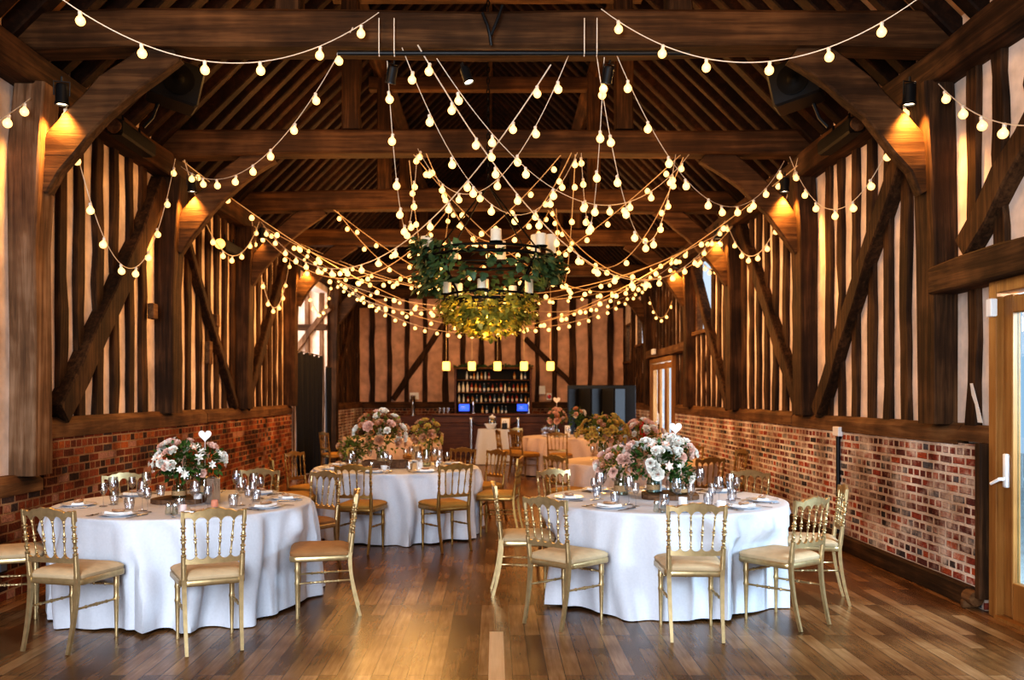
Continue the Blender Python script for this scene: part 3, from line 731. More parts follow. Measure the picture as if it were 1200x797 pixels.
# (table, rear mid x, rear mid y, facing target or None, palette, label)
CH = [
 (1, -2.77, 5.56, 'light', 'gold chair with its back to the viewer, outermost at the left front table'),
 (1, -1.74, 5.55, 'light', 'gold chair standing squarely before the left front table'),
 (1, -1.03, 6.62, 'brown', 'side-on gold chair with brown seat at the right of the left front table'),
 (1, -1.55, 8.2, 'brown', 'gold chair just behind the side-on chair of the left front table'),
 (1, -2.22, 8.46, 'light', 'gold chair beyond the wine cooler of the left front table'),
 (1, -3.32, 8.02, 'light', 'gold chair between the left front table and the left brick plinth'),
 (1, -3.72, 6.36, 'light', 'gold chair cut off by the left edge of the photo'),
 (2, 0.344, 6.16, 'light', 'gold chair at the near aisle corner of the right front table'),
 (2, 0.03, 7.2, 'light', 'gold chair facing right on the aisle side of the right front table'),
 (2, 1.304, 5.79, 'light', 'gold chair standing squarely before the right front table'),
 (2, 2.17, 6.15, 'light', 'gold chair at the near right of the right front table'),
 (2, 2.62, 6.95, 'light', 'gold chair half hidden behind another, wall side of the right front table'),
 (2, 2.36, 8.28, 'light', 'gold chair on the far right side of the right front table, before brick'),
 (2, 0.55, 8.44, 'light', 'gold chair left of the amber flowers, behind the right front table'),
 (3, -1.42, 8.98, 'mid', 'gold chair with its back to the viewer, left one at the middle table'),
 (3, -0.40, 9.10, 'mid', 'gold chair with its back to the viewer, right one at the middle table'),
 (3, 0.28, 10.15, 'mid', 'gold chair on the aisle side of the middle table'),
 (3, 0.02, 11.35, 'mid', 'gold chair at the far aisle corner of the middle table'),
 (3, -0.42, 11.76, 'mid', 'gold chair on the far side of the middle table'),
 (3, -2.48, 9.95, 'mid', 'dark gold chair between middle table and brick plinth, the nearer of two'),
 (3, -2.46, 11.0, 'mid', 'dark gold chair between middle table and brick plinth, the farther of two'),
 (4, 1.14, 16.42, 'mid', 'gold chair with its back to the viewer at the far table before the bar'),
 (4, 0.38, 16.95, 'mid', 'gold chair with golden seat, near aisle side of the far table before the bar'),
 (4, 0.06, 17.6, 'mid', 'gold chair seen edge-on at the aisle end of the far bar table'),
 (4, 0.45, 18.85, 'mid', 'gold chair behind the aisle end of the far bar table'),
 (4, 2.35, 16.75, 'mid', 'gold chair at the right of the far bar table, before the black screen'),
 (5, -3.20, 16.75, 'mid', 'dark gold chair beside the black curtain at the far left table'),
 (5, -1.30, 16.35, 'mid', 'gold chair on the near side of the far left table'),
 (6, 2.40, 9.98, 'mid', 'dark gold chair, nearest on the wall side of the second right table'),
 (6, 3.10, 11.45, 'mid', 'dark gold chair closest to the brick plinth at the second right table'),
 (6, 2.72, 12.45, 'mid', 'dark gold chair, farthest on the wall side of the second right table'),
 (6, 0.70, 10.35, 'mid', 'dark gold chair on the aisle side of the second right table'),
]
TC = {1: T1, 2: T2, 3: T3, 4: T4, 5: T5, 6: T6}
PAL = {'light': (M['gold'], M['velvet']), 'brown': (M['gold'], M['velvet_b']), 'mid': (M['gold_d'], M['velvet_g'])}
protos = {}
chair_ang = {k: [] for k in TC}
for tb, x, y, pal, lab in CH:
    d = (TC[tb] - Vector((x, y, 0))); dist = d.length; d.normalize()
    need = 1.36
    if dist < need:                      # keep the chair just clear of the cloth's fall
        q = TC[tb] - d * need; x, y = q.x, q.y; dist = need
    fx, fy = d.x, d.y
    if 'side-on gold chair' in lab: d = Vector((-0.97, -0.18, 0)).normalized()
    chair_ang[tb].append((math.atan2(y - TC[tb].y, x - TC[tb].x), dist))
    loc = (x + d.x * 0.25, y + d.y * 0.25, 0)
    rz = math.atan2(d.y, d.x) - PI / 2
    grp = 'gold chairs at the ' + TN[tb]
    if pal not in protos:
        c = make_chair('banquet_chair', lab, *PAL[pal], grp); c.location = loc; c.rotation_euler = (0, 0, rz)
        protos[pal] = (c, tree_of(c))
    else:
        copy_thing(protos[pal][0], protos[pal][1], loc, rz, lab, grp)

# ------------------------------------------------------------------ tablecloths
def cloth(c, tb, rad, m, seed, label, waves=15):
    r = random.Random(seed); n = 224
    comps = [(r.randint(9, 12), 0.45, r.uniform(0, 6.3)), (waves, 0.8, r.uniform(0, 6.3)), (waves + 4, 0.55, r.uniform(0, 6.3)), (r.randint(24, 30), 0.25, r.uniform(0, 6.3)), (r.randint(3, 5), 0.3, r.uniform(0, 6.3))]
    tot = sum(a for _, a, _ in comps)
    def fold(th):
        v = sum(a * math.sin(k * th + p) for k, a, p in comps) / tot * 2.6
        return math.tanh(v) * 0.9 + 0.25 * math.tanh(v) ** 2
    rings = [(0.0, TOPZ, 0)] + [(rad * f, TOPZ, 0) for f in (0.25, 0.5, 0.7, 0.85, 0.95)] + [(rad - 0.010, TOPZ - 0.0005, 0.02), (rad - 0.003, TOPZ - 0.004, 0.05), (rad, TOPZ - 0.012, 0.10)]
    zs = [0.72, 0.69, 0.65, 0.60, 0.54, 0.48, 0.41, 0.34, 0.27, 0.20, 0.13, 0.07, 0.03, 0.012]
    vs = [(0, 0, TOPZ)]; hem = [0.006 + 0.018 * (0.5 + 0.5 * math.sin(5 * 2 * PI * j / n + seed)) for j in range(n)]
    def rr(th, z):
        dp = (TOPZ - z) / TOPZ
        a = 0.115 * dp ** 0.45
        R_ = rad + 0.035 * dp + a * fold(th + 0.05 * math.sin(dp * 4 + th * 3))
        for ca, cd in chair_ang[tb]:
            lim = cd - 0.25 - 0.225
            df = (th - ca + PI) % (2 * PI) - PI
            if abs(df) < 0.36 and z < 0.66:
                s_ = 1 - max(0, (abs(df) - 0.25) / 0.11); lim2 = lim + (1 - s_) * 0.14 + max(0, (z - 0.51) / 0.15) * 0.16
                R_ = min(R_, lim2)
        return R_
    for q, z, b in rings[1:]:
        for j in range(n):
            th = 2 * PI * j / n
            qq = q + (rr(th, 0.70) - rad - 0.002) * b * 1.5
            vs.append((qq * math.cos(th), qq * math.sin(th), z))
    for z in zs:
        for j in range(n):
            th = 2 * PI * j / n; q = rr(th, z)
            zz = z if z > 0.1 else hem[j] + (z - 0.012)
            vs.append((q * math.cos(th), q * math.sin(th), zz))
    K = len(rings) - 1 + len(zs); fs = [(0, 1 + j, 1 + (j + 1) % n) for j in range(n)]
    for i in range(K - 1):
        for j in range(n):
            a = 1 + i * n; fs.append((a + j, a + n + j, a + n + (j + 1) % n, a + (j + 1) % n))
    mb = MB(); mb.add(vs, fs, None, True)
    o = mb.build('tablecloth', m); o.location = (c.x, c.y, 0); o.rotation_euler = (0, 0, 0)
    for p in o.data.polygons: p.use_smooth = True
    return tag(o, label, 'tablecloth', 'floor-length cloths over round tables')
cloth(T1, 1, 0.965, M['linen'], 3, 'white floor-length cloth covering the round left front table')
cloth(T2, 2, 0.965, M['linen'], 8, 'white floor-length cloth covering the round right front table')
cloth(T3, 3, 0.95, M['linen'], 12, 'white floor-length cloth on the round middle table left of the aisle')
cloth(T4, 4, 0.95, M['linen_lit_tint'], 21, 'white cloth tinted as if warmly lit on the far round table in front of the bar')
cloth(T5, 5, 0.95, M['linen_lit_tint'], 33, 'white cloth with warm-lit tint on the far left round table near the black curtain')
cloth(T6, 6, 0.95, M['linen_lit_tint'], 41, 'white cloth with warm-lit tint on the round table mostly hidden behind the right front table')

# ------------------------------------------------------------------ table settings
def lathe_mesh(name, prof, mat, n=20): return MB().lathe(prof, n).mesh(name, mat)
G_wine = lathe_mesh('wine_glass', [(0.0, 0.0), (0.034, 0.001), (0.034, 0.003), (0.006, 0.008), (0.0038, 0.03), (0.0036, 0.085), (0.008, 0.095), (0.026, 0.108), (0.038, 0.135), (0.040, 0.155), (0.036, 0.19), (0.031, 0.212), (0.0295, 0.212), (0.034, 0.19), (0.038, 0.155), (0.036, 0.136), (0.024, 0.111), (0.0, 0.10)], M['glass'])
G_flute = lathe_mesh('small_wine_glass', [(0.0, 0.0), (0.030, 0.001), (0.030, 0.003), (0.005, 0.008), (0.0035, 0.03), (0.0035, 0.075), (0.007, 0.085), (0.021, 0.10), (0.029, 0.125), (0.029, 0.14), (0.025, 0.175), (0.0235, 0.175), (0.027, 0.14), (0.027, 0.125), (0.019, 0.102), (0.0, 0.09)], M['glass'])
G_tumbler = lathe_mesh('tumbler', [(0.0, 0.0), (0.028, 0.0), (0.030, 0.006), (0.037, 0.05), (0.037, 0.075), (0.033, 0.095), (0.0315, 0.095), (0.035, 0.075), (0.035, 0.05), (0.028, 0.012), (0.0, 0.010)], M['glass'])
G_plate = lathe_mesh('plate', [(0.0, 0.002), (0.07, 0.002), (0.075, 0.0), (0.08, 0.003), (0.125, 0.016), (0.127, 0.018), (0.124, 0.019), (0.085, 0.008), (0.07, 0.0065), (0.0, 0.0065)], M['china'], 28)
def napkin_mesh():
    mb = MB(); vs = []; nx, ny = 8, 5
    for layer, (w, h, z) in enumerate(((0.17, 0.085, 0.012), (0.165, 0.08, 0.019))):
        vs = []
        for i in range(nx + 1):
            for j in range(ny + 1):
                x = -w / 2 + w * i / nx; y = -h / 2 + h * j / ny
                vs.append((x, y, z + 0.006 + 0.003 * math.sin(i * 0.9 + layer) + 0.002 * math.cos(j * 1.4)))
        top = len(vs); vs += [(x, y, z - 0.0005) for x, y, _ in vs[:]]
        fs = []
        W = ny + 1
        for i in range(nx):
            for j in range(ny):
                a = i * W + j; fs.append((a, a + W, a + W + 1, a + 1)); fs.append((top + a, top + a + 1, top + a + W + 1, top + a + W))
        edge = [i * W for i in range(nx + 1)] + [nx * W + j for j in range(1, ny + 1)] + [i * W + ny for i in range(nx - 1, -1, -1)] + [j for j in range(ny - 1, 0, -1)]
        for q in range(len(edge)):
            a, b = edge[q], edge[(q + 1) % len(edge)]; fs.append((a, top + a, top + b, b))
        mb.add(vs, fs, None, True)
    return mb.mesh('napkin', M['napkin'])
G_napkin = napkin_mesh()
def favour_mesh():
    mb = MB(); mb.cbox((0, 0, 0.008), (0.085, 0.05, 0.016), 0.004); mb.tube([(-0.0435, 0, 0.0085), (0.0435, 0, 0.0085)], 0.0015, 6)
    mb.box((0, 0, 0.0166), (0.087, 0.008, 0.001), mi=1); return mb.mesh('favour_box', [M['kraft'], M['card']])
G_favour = favour_mesh()
def fork_mesh():
    mb = MB(); mb.tube([(0, -0.095, 0.004), (0, -0.05, 0.006), (0, 0.03, 0.004), (0, 0.045, 0.005)], [0.006, 0.005, 0.003, 0.006], 6)
    mb.cbox((0, 0.055, 0.005), (0.022, 0.022, 0.003), 0.001)
    for x in (-0.009, -0.003, 0.003, 0.009): mb.tube([(x, 0.063, 0.005), (x, 0.1, 0.007)], 0.0014, 4)
    return mb.mesh('fork', M['steel_dark'])
def knife_mesh():
    mb = MB(); mb.tube([(0, -0.11, 0.004), (0, -0.08, 0.005), (0, 0.0, 0.005)], [0.006, 0.0065, 0.005], 6)
    mb.prism([(-0.004, 0.0), (0.007, 0.0), (0.0085, 0.07), (0.003, 0.115), (-0.004, 0.118)], 0.002, Tr(0, 0, 0.005) @ Rx(R(-90)) @ Tr(0, 0, 0)); return mb.mesh('knife', M['steel_dark'])
G_fork, G_knife = fork_mesh(), knife_mesh()
def place(name, me, loc, rz, label, cat, group):
    o = link(name, me, None, loc, (0, 0, rz)); return tag(o, label, cat, group)
DIRS = {270: 'nearest', 315: 'near right', 0: 'right', 45: 'far right', 90: 'farthest', 135: 'far left', 180: 'left', 225: 'near left'}
def setting(tb, ang, where, full=True, j=0):
    c = TC[tb]; r = random.Random(tb * 100 + int(ang)); a = R(ang)
    out = Vector((math.cos(a), math.sin(a), 0)); rt = Vector((-out.y, out.x, 0))       # rt: to the sitter's right... mirrored below
    rz = a + PI / 2; T = TN[tb]; z = TOPZ + 0.0015
    def P(rad, side, zz=0): return c + out * rad + rt * side + Vector((0, 0, z + zz))
    place('wine_glass', G_wine, P(0.52, 0.02 + r.uniform(-.02, .02)), r.uniform(0, 6), 'large wine glass at the %s setting of the %s' % (where, T), 'glass', 'large wine glasses on the ' + T)
    place('small_wine_glass', G_flute, P(0.575, 0.11 + r.uniform(-.02, .02)), r.uniform(0, 6), 'small wine glass at the %s setting of the %s' % (where, T), 'glass', 'small wine glasses on the ' + T)
    place('tumbler', G_tumbler, P(0.53, -0.10 + r.uniform(-.02, .02)), r.uniform(0, 6), 'water tumbler at the %s setting of the %s' % (where, T), 'glass', 'water tumblers on the ' + T)
    if not full: return
    place('plate', G_plate, P(0.765, 0), 0, 'white plate at the %s setting of the %s' % (where, T), 'plate', 'white plates on the ' + T)
    place('napkin', G_napkin, P(0.765, 0, 0.0005), rz + r.uniform(-.15, .15), 'folded white napkin at the %s setting of the %s' % (where, T), 'napkin', 'napkins on the ' + T)
    place('favour_box', G_favour, P(0.765, 0.0, 0.0285), rz + r.uniform(-.5, .5), 'kraft favour box at the %s setting of the %s' % (where, T), 'favour', 'favour boxes on the ' + T)
    place('fork', G_fork, P(0.78, -0.165), rz + PI, 'fork at the %s setting of the %s' % (where, T), 'fork', 'forks on the ' + T)
    place('knife', G_knife, P(0.78, 0.165), rz + PI, 'knife at the %s setting of the %s' % (where, T), 'knife', 'knives on the ' + T)
SET = {
 1: [(254, 'near left'), (295, 'near right'), (337, 'right-hand'), (18, 'far right'), (56, 'wall-facing far right'), (98, 'farthest'), (140, 'far left'), (194, 'left-hand')],
 2: [(228, 'near aisle'), (270, 'nearest'), (309, 'near right'), (347, 'wall side'), (42, 'far right'), (85, 'farthest'), (128, 'far aisle'), (180, 'aisle side')],
 3: [(258, 'near left'), (300, 'near right'), (345, 'aisle side'), (35, 'far aisle'), (75, 'farthest'), (120, 'far left'), (160, 'wall side'), (205, 'near wall')],
 4: [(255, 'near'), (215, 'near aisle'), (180, 'aisle end'), (310, 'near right'), (0, 'screen side'), (125, 'bar side')],
 5: [(225, 'curtain side'), (300, 'near'), (350, 'aisle end'), (100, 'bar side')],
 6: [(265, 'near'), (310, 'near right'), (5, 'wall side'), (150, 'far aisle')],
}
for tb, ss in SET.items():
    for a, wname in ss: setting(tb, a, wname, tb <= 3)

# ------------------------------------------------------------------ flowers, vases, centre pieces
def rose_mesh(nm, col, inner):
    mb = MB(); r = random.Random(len(nm))
    for ring, (cnt, rad, tilt, size) in enumerate(((3, 0.003, 82, 0.017), (5, 0.008, 68, 0.021), (6, 0.014, 48, 0.024), (7, 0.020, 24, 0.024))):
        for k in range(cnt):
            a = 2 * PI * k / cnt + ring * 0.5 + r.uniform(-.15, .15); vs = []; n, m_ = 4, 4
            for i in range(n + 1):
                for j in range(m_ + 1):
                    u = (i / n - 0.5); v = j / m_
                    wd = size * (0.5 + 0.9 * math.sin(PI * (0.25 + 0.65 * v)) * 0.9)
                    x = u * wd * 1.3; y = v * size * 1.15; zz = (u * u) * size * 1.6 * (0.4 + v) - (v ** 3) * size * 0.15
                    vs.append((x, y, zz))
            fs = [(i * (m_ + 1) + j, (i + 1) * (m_ + 1) + j, (i + 1) * (m_ + 1) + j + 1, i * (m_ + 1) + j + 1) for i in range(n) for j in range(m_)]
            mb.add(vs, fs, Rz(a) @ Tr(0, rad * 0.6, 0) @ Rx(R(tilt)), True, 1 if ring == 0 else 0)
    return mb.mesh(nm, [col, inner])
def star_mesh(nm, col, inner):
    mb = MB()
    for ring, (cnt, tilt, L) in enumerate(((6, 30, 0.036), (5, 60, 0.024))):
        for k in range(cnt):
            a = 2 * PI * k / cnt + ring * .4
            prof = [(0, 0, 0), (-0.007, L * .35, .004), (0.007, L * .35, .004), (-0.008, L * .65, .003), (0.008, L * .65, .003), (0, L, -.004)]
            mb.add(prof, [(0, 2, 1), (1, 2, 4, 3), (3, 4, 5)], Rz(a) @ Rx(R(tilt)), True, 1 if ring else 0)
    mb.lathe([(0.006, 0), (0.005, 0.01), (0, 0.012)], 6, mi=1)
    return mb.mesh(nm, [col, inner])
ROSES = {'w': rose_mesh('white_rose', M['pet_w'], M['pet_p']), 'p': rose_mesh('blush_rose', M['pet_p'], M['pet_p']), 'o': rose_mesh('peach_rose', M['pet_o'], M['pet_p']), 'y': rose_mesh('amber_rose', M['pet_y'], M['pet_o']),
         's': star_mesh('white_star', M['pet_w'], M['pet_w']), 't': star_mesh('blush_star', M['pet_p'], M['pet_w'])}
def leaf(mb, p, d, L, W, mi=0, roll=0):
    d = Vector(d).normalized(); s_ = d.cross(Vector((0, 0, 1)))
    if s_.length < 1e-3: s_ = Vector((1, 0, 0))
    s_.normalize(); u = s_.cross(d); s_ = s_ * math.cos(roll) + u * math.sin(roll); u = s_.cross(d)
    p = Vector(p); pts = [p, p + d * L * .35 + s_ * W - u * .12 * L * 0, p + d * L * .7 + s_ * W * .7 - u * L * .05, p + d * L - u * L * .18, p + d * L * .7 - s_ * W * .7 - u * L * .05, p + d * L * .35 - s_ * W, p + d * L * .4 + u * W * .35]
    mb.add(pts, [(0, 1, 6), (1, 2, 6), (2, 3, 6), (3, 4, 6), (4, 5, 6), (5, 0, 6)], None, True, mi)
def bouquet(label, loc, base_h, rx, rz, kinds, nb, nl, seed, bsize=1.0, m='green', lsize=0.05, cz=None, group=None, stems=8):
    r = random.Random(seed); t = thing('flower_arrangement', label, 'flowers', loc, 0, group)
    cz = cz if cz is not None else base_h + rz * 0.75
    mb = MB()
    for i in range(nl):
        a = r.uniform(0, 2 * PI); e = math.asin(r.uniform(-0.75, 1)); q = r.uniform(0.35, 0.97)
        d = Vector((math.cos(a) * math.cos(e), math.sin(a) * math.cos(e), math.sin(e)))
        p = Vector((d.x * rx * q, d.y * rx * q, cz + d.z * rz * q))
        if p.z < base_h * 0.8: p.z = base_h * 0.8 + r.uniform(0, .03)
        leaf(mb, p, d + Vector((r.uniform(-.7, .7), r.uniform(-.7, .7), r.uniform(-.2, .6))), lsize * r.uniform(0.6, 1.3), lsize * r.uniform(.18, .34), 0, r.uniform(-.8, .8))
    mb.build('leaves', M[m], t)
    mb = MB(); 
    for i in range(stems):
        a = r.uniform(0, 2 * PI); q = r.uniform(.2, .8)
        mb.tube([(math.cos(a) * .012, math.sin(a) * .012, 0.02), (math.cos(a) * .02, math.sin(a) * .02, base_h), (math.cos(a) * rx * q, math.sin(a) * rx * q, cz + rz * .3)], 0.0022, 5)
    mb.build('stems', M[m], t)
    for i in range(nb):
        a = r.uniform(0, 2 * PI); e = math.asin(r.uniform(-0.45, 1)); q = r.uniform(0.82, 1.06)
        d = Vector((math.cos(a) * math.cos(e), math.sin(a) * math.cos(e), math.sin(e)))
        p = (d.x * rx * q, d.y * rx * q, cz + d.z * rz * q)
        k = r.choice(kinds); o = link('blossom', ROSES[k], t, p)
        o.rotation_euler = (d + Vector((r.uniform(-.3, .3), r.uniform(-.3, .3), r.uniform(0, .4)))).to_track_quat('Z', 'Y').to_euler()
        s_ = bsize * r.uniform(.75, 1.25); o.scale = (s_, s_, s_)
    return t
def jar(label, loc, rad, h, band=True, group=None):
    t = thing('glass_jar', label, 'vase', loc, 0, group)
    mb = MB(); mb.lathe([(0, 0), (rad * .93, 0), (rad, rad * .12), (rad, h * .78), (rad * .82, h * .9), (rad * .84, h), (rad * .79, h), (rad * .77, h * .9), (rad * .93, h * .77), (rad * .93, .006), (0, .006)], 20); mb.build('jar', M['glass_v'], t)
    if band:
        mb = MB(); mb.lathe([(rad * 1.01, h * .22), (rad * 1.03, h * .22), (rad * 1.03, h * .58), (rad * 1.01, h * .58)], 20); mb.build('hessian_band', M['hessian'], t)
    return t
def heart_pick(label, loc, h, size=0.055):
    t = thing('heart_table_marker', label, 'table marker', loc)
    poly = []
    for i in range(28):
        a = 2 * PI * i / 28
        x = 16 * math.sin(a) ** 3; z = 13 * math.cos(a) - 5 * math.cos(2 * a) - 2 * math.cos(3 * a) - math.cos(4 * a)
        poly.append((x / 17 * size, z / 17 * size))
    mb = MB(); mb.prism(list(reversed(poly)), 0.006, Tr(0, 0, h)); mb.build('heart', M['heart'], t)
    mb = MB(); mb.tube([(0, 0, 0), (0, 0, h - size * .6)], 0.0035, 6); mb.build('stick', M['heart'], t); return t
def votive(label, loc, m, rad=0.033, h=0.07, group=None):
    o = MB().lathe([(0, 0), (rad * .9, 0), (rad, .006), (rad, h), (rad * .88, h), (rad * .88, .012), (0, .012)], 18).build('tealight_holder', M[m]); o.location = loc
    return tag(o, label, 'candle holder', group)
def shaker(label, loc):
    t = thing('shaker', label, 'shaker', loc)
    MB().lathe([(0, 0), (.02, 0), (.022, .01), (.017, .05), (.017, .06), (0, .06)], 14).build('shaker_body', M['glass_v'], t)
    MB().lathe([(.0185, .058), (.0185, .07), (.012, .082), (0, .084)], 14).build('shaker_cap', M['steel'], t); return t
def log_slice(label, loc, rad, h=0.035):
    mb = MB(); r = random.Random(4); k = 26; vs = []
    rr = [rad * (1 + .06 * math.sin(i * .9) + r.uniform(-.03, .03)) for i in range(k)]
    for z in (0, h): vs += [(rr[i] * math.cos(2 * PI * i / k), rr[i] * math.sin(2 * PI * i / k), z) for i in range(k)]
    mb.add(vs, [tuple(reversed(range(k)))] + [(i, (i + 1) % k, k + (i + 1) % k, k + i) for i in range(k)]); mb.add([vs[k + i] for i in range(k)], [tuple(range(k))], mi=1)
    o = mb.build('log_slice', [M['bark'], M['sill_y']]); o.location = loc; return tag(o, label, 'wooden board')
def up(v, dz): return Vector((v.x, v.y, v.z + dz))
EZ = 0.0015
# left front table
LS = Vector((-2.46, 7.02, TOPZ + EZ)); log_slice('round log slice under the jars on the left front table', LS, 0.21)
b = LS.z + 0.036
j1 = Vector((-2.46, 6.98, b)); jar('glass jar with a hessian band on the log slice, left front table', j1, 0.055, 0.10)
bouquet('airy white and blush flowers in the jar on the left front table', up(j1, .008), .10, .20, .19, 'wsspt', 44, 260, 5, 1.0, 'green', .055, cz=.26)
j2 = Vector((-2.31, 7.14, b)); jar('taller glass jar behind the banded jar on the left front table', j2, 0.05, 0.14)
bouquet('smaller white flowers with a heart marker on the left front table', up(j2, .008), .14, .15, .15, 'wsp', 20, 130, 9, 1.1, 'green', .05, cz=.27)
heart_pick('white heart on a stick above the flowers of the left front table', up(j2, .009), 0.47)
t = thing('wine_cooler', 'shiny steel wine cooler on the left front table', 'wine cooler', up(table_pt(249, 590), EZ))
MB().lathe([(0, 0), (.055, 0), (.058, .006), (.058, .19), (.061, .197), (.058, .202), (.054, .197), (.054, .01), (0, .01)], 24).build('cooler_body', M['steel'], t)
votive('clear frosted tealight holder beside the wine cooler, left front table', up(table_pt(232, 590), EZ), 'frost')
votive('coral glass tealight holder right of the wine cooler', up(table_pt(251.5, 594), EZ), 'rosegl', .026, .05)
votive('pink frosted tealight holder in front of the jars, left front table', up(table_pt(214, 601), EZ), 'frost_p', .03, .055)
shaker('salt shaker on the left front table, the left of the pair', up(table_pt(197, 603), EZ)); shaker('pepper shaker on the left front table, the right of the pair', up(table_pt(205, 603), EZ))
# right front table
LS2 = Vector((1.42, 7.32, TOPZ + EZ)); log_slice('round log slice with jars on the right front table', LS2, 0.24); b2 = LS2.z + .036
j3 = Vector((1.30, 7.36, b2)); jar('glass jar with a hessian band on the right front table log slice', j3, .055, .12)
bouquet('large blush and white flowers in the centre of the right front table', up(j3, .008), .12, .24, .18, 'wpwpt', 46, 260, 15, 1.3, 'green', .055, cz=.24)
j4 = Vector((1.50, 7.44, b2)); jar('glass jar with white blooms beside the heart marker, right front table', j4, .05, .13)
bouquet('white flowers around the heart marker on the right front table', up(j4, .008), .13, .15, .17, 'wwsp', 26, 150, 19, 1.2, 'green', .05, cz=.29)
heart_pick('white heart on a stick above the flowers of the right front table', up(j4, .009), .52)
j5 = Vector((1.50, 7.22, b2)); jar('low glass jar of greenery on the right front table', j5, .05, .085)
bouquet('small sprig of green leaves and white buds on the right front table', up(j5, .008), .085, .11, .09, 'ws', 8, 150, 23, .8, 'green', .04, cz=.15)
j6 = Vector((1.06, 7.52, TOPZ + EZ)); jar('wide glass jar of pink blooms at the left of the right front table', j6, .06, .14)
bouquet('low pinkish-white flowers at the left side of the right front table centre', up(j6, .008), .14, .21, .14, 'pwpo', 40, 200, 29, 1.15, 'olive', .05, cz=.24)
t = thing('menu_card', 'upright white menu card on the right front table', 'card', up(table_pt(771, 581), EZ), R(8))
mb = MB(); mb.prism([(-.035, 0), (.035, 0), (.035, .19), (-.035, .19)], .002, Tr(0, 0, .012) @ Rx(R(-4))); mb.build('card_sheet', M['card'], t)
mb = MB(); mb.cbox((0, 0, .009), (.06, .04, .018)); mb.build('card_holder', M['bark'], t)
votive('frosted tealight holder before the log slice, right front table', up(table_pt(800, 594), EZ), 'frost')
votive('pink tealight holder toward the near edge of the right front table', up(table_pt(813, 599), EZ), 'frost_p', .033, .06)
votive('white tealight holder at the right of the right front table', up(table_pt(845, 597), EZ), 'frost', .034, .06)
shaker('shaker on the right front table, the left of the pair', up(table_pt(769, 600), EZ)); shaker('shaker on the right front table, the right of the pair', up(table_pt(777, 601), EZ))
# table behind the right front table
j7 = Vector((1.34, 11.05, TOPZ + EZ)); jar('tall glass jar of amber flowers behind the right front table', j7, .07, .22)
bouquet('big round arrangement of amber flowers behind the right front table', up(j7, .008), .22, .31, .22, 'yyoy', 95, 420, 31, .95, 'olive', .06, cz=.36)
j8 = Vector((1.85, 11.25, TOPZ + EZ)); jar('glass jar at the centre of the second right table', j8, .06, .18)
bouquet('pale pink flowers on the second right table', up(j8, .008), .18, .26, .2, 'powp', 40, 220, 37, 1.3, 'olive', .06, cz=.30)
# middle table
t = thing('wooden_crate', 'small dark wooden crate in the centre of the middle table', 'crate', (T3.x - .12, T3.y - .10, TOPZ + EZ))
MB().cbox((0, 0, .006), (.5, .26, .012), .003).build('crate_base', M['bark'], t)
for sgn in (-1, 1):
    MB().cbox((0, sgn * .124, .047), (.5, .012, .07), .003).build('crate_side', M['bark'], t); MB().cbox((sgn * .244, 0, .047), (.012, .236, .07), .003).build('crate_end', M['bark'], t)
j9 = Vector((T3.x - .16, T3.y - .10, TOPZ + EZ + .014)); jar('glass jar in the crate with the largest peach roses, middle table', j9, .06, .18)
bouquet('large arrangement of peach roses on the middle table', up(j9, .008), .18, .30, .27, 'oopw', 42, 300, 43, 1.45, 'olive', .065, cz=.36)
j10 = Vector((T3.x + .34, T3.y + .12, TOPZ + EZ)); jar('glass jar of peach roses right of the crate, middle table', j10, .05, .2)
bouquet('smaller arrangement of peach roses at the right of the middle table', up(j10, .008), .2, .19, .17, 'ooy', 22, 160, 47, 1.35, 'olive', .06, cz=.36)
j11 = Vector((T3.x - .50, T3.y - .02, TOPZ + EZ)); jar('low jar of drooping foliage left of the crate, middle table', j11, .05, .12)
bouquet('low drooping greenery at the left of the middle table', up(j11, .008), .12, .19, .13, 'oy', 12, 220, 49, 1.1, 'olive', .06, cz=.19)
t = thing('teacup', 'white cup in front of the crate on the middle table', 'cup', up(table_pt(450, 552), EZ))
MB().lathe([(0, 0), (.022, 0), (.024, .006), (.036, .03), (.04, .058), (.037, .058), (.033, .03), (.02, .008), (0, .008)], 18).build('cup_body', M['china'], t)
MB().tube([(.036, 0, .045), (.055, 0, .045), (.06, 0, .03), (.05, 0, .018), (.032, 0, .02)], .004, 6).build('cup_handle', M['china'], t)
votive('frosted tealight holder right of the crate, middle table', up(table_pt(492, 550), EZ), 'frost', .035, .08)
t = thing('wine_cooler', 'steel wine cooler standing on the middle table', 'wine cooler', up(table_pt(488, 541), EZ))
MB().lathe([(0, 0), (.055, 0), (.058, .006), (.058, .19), (.061, .197), (.058, .202), (.054, .197), (.054, .01), (0, .01)], 20).build('cooler_body', M['steel'], t)
# far table before the bar
j12 = Vector((1.22, 17.7, TOPZ + EZ)); jar('glass jar of blush flowers on the far table before the bar', j12, .06, .16)
bouquet('blush and white flowers at the left of the far table before the bar', up(j12, .008), .16, .2, .2, 'pwpo', 20, 110, 53, 1.4, 'green', .07, cz=.36)
heart_pick('heart marker over the flowers of the far table before the bar', up(j12, .009), .72, .075)
j13 = Vector((1.62, 17.75, TOPZ + EZ)); jar('glass jar of greenery on the far table before the bar', j13, .06, .16)
bouquet('leafy white flowers at the right of the far table before the bar', up(j13, .008), .16, .18, .22, 'wpo', 12, 130, 59, 1.3, 'green', .08, cz=.36)
t = thing('menu_card', 'upright white card between the two jars on the far table', 'card', (1.42, 17.55, TOPZ + EZ))
MB().prism([(-.05, 0), (.05, 0), (.05, .22), (-.05, .22)], .002, Tr(0, 0, .012) @ Rx(R(-4))).build('card_sheet', M['card'], t); MB().cbox((0, 0, .009), (.06, .04, .018)).build('card_holder', M['bark'], t)
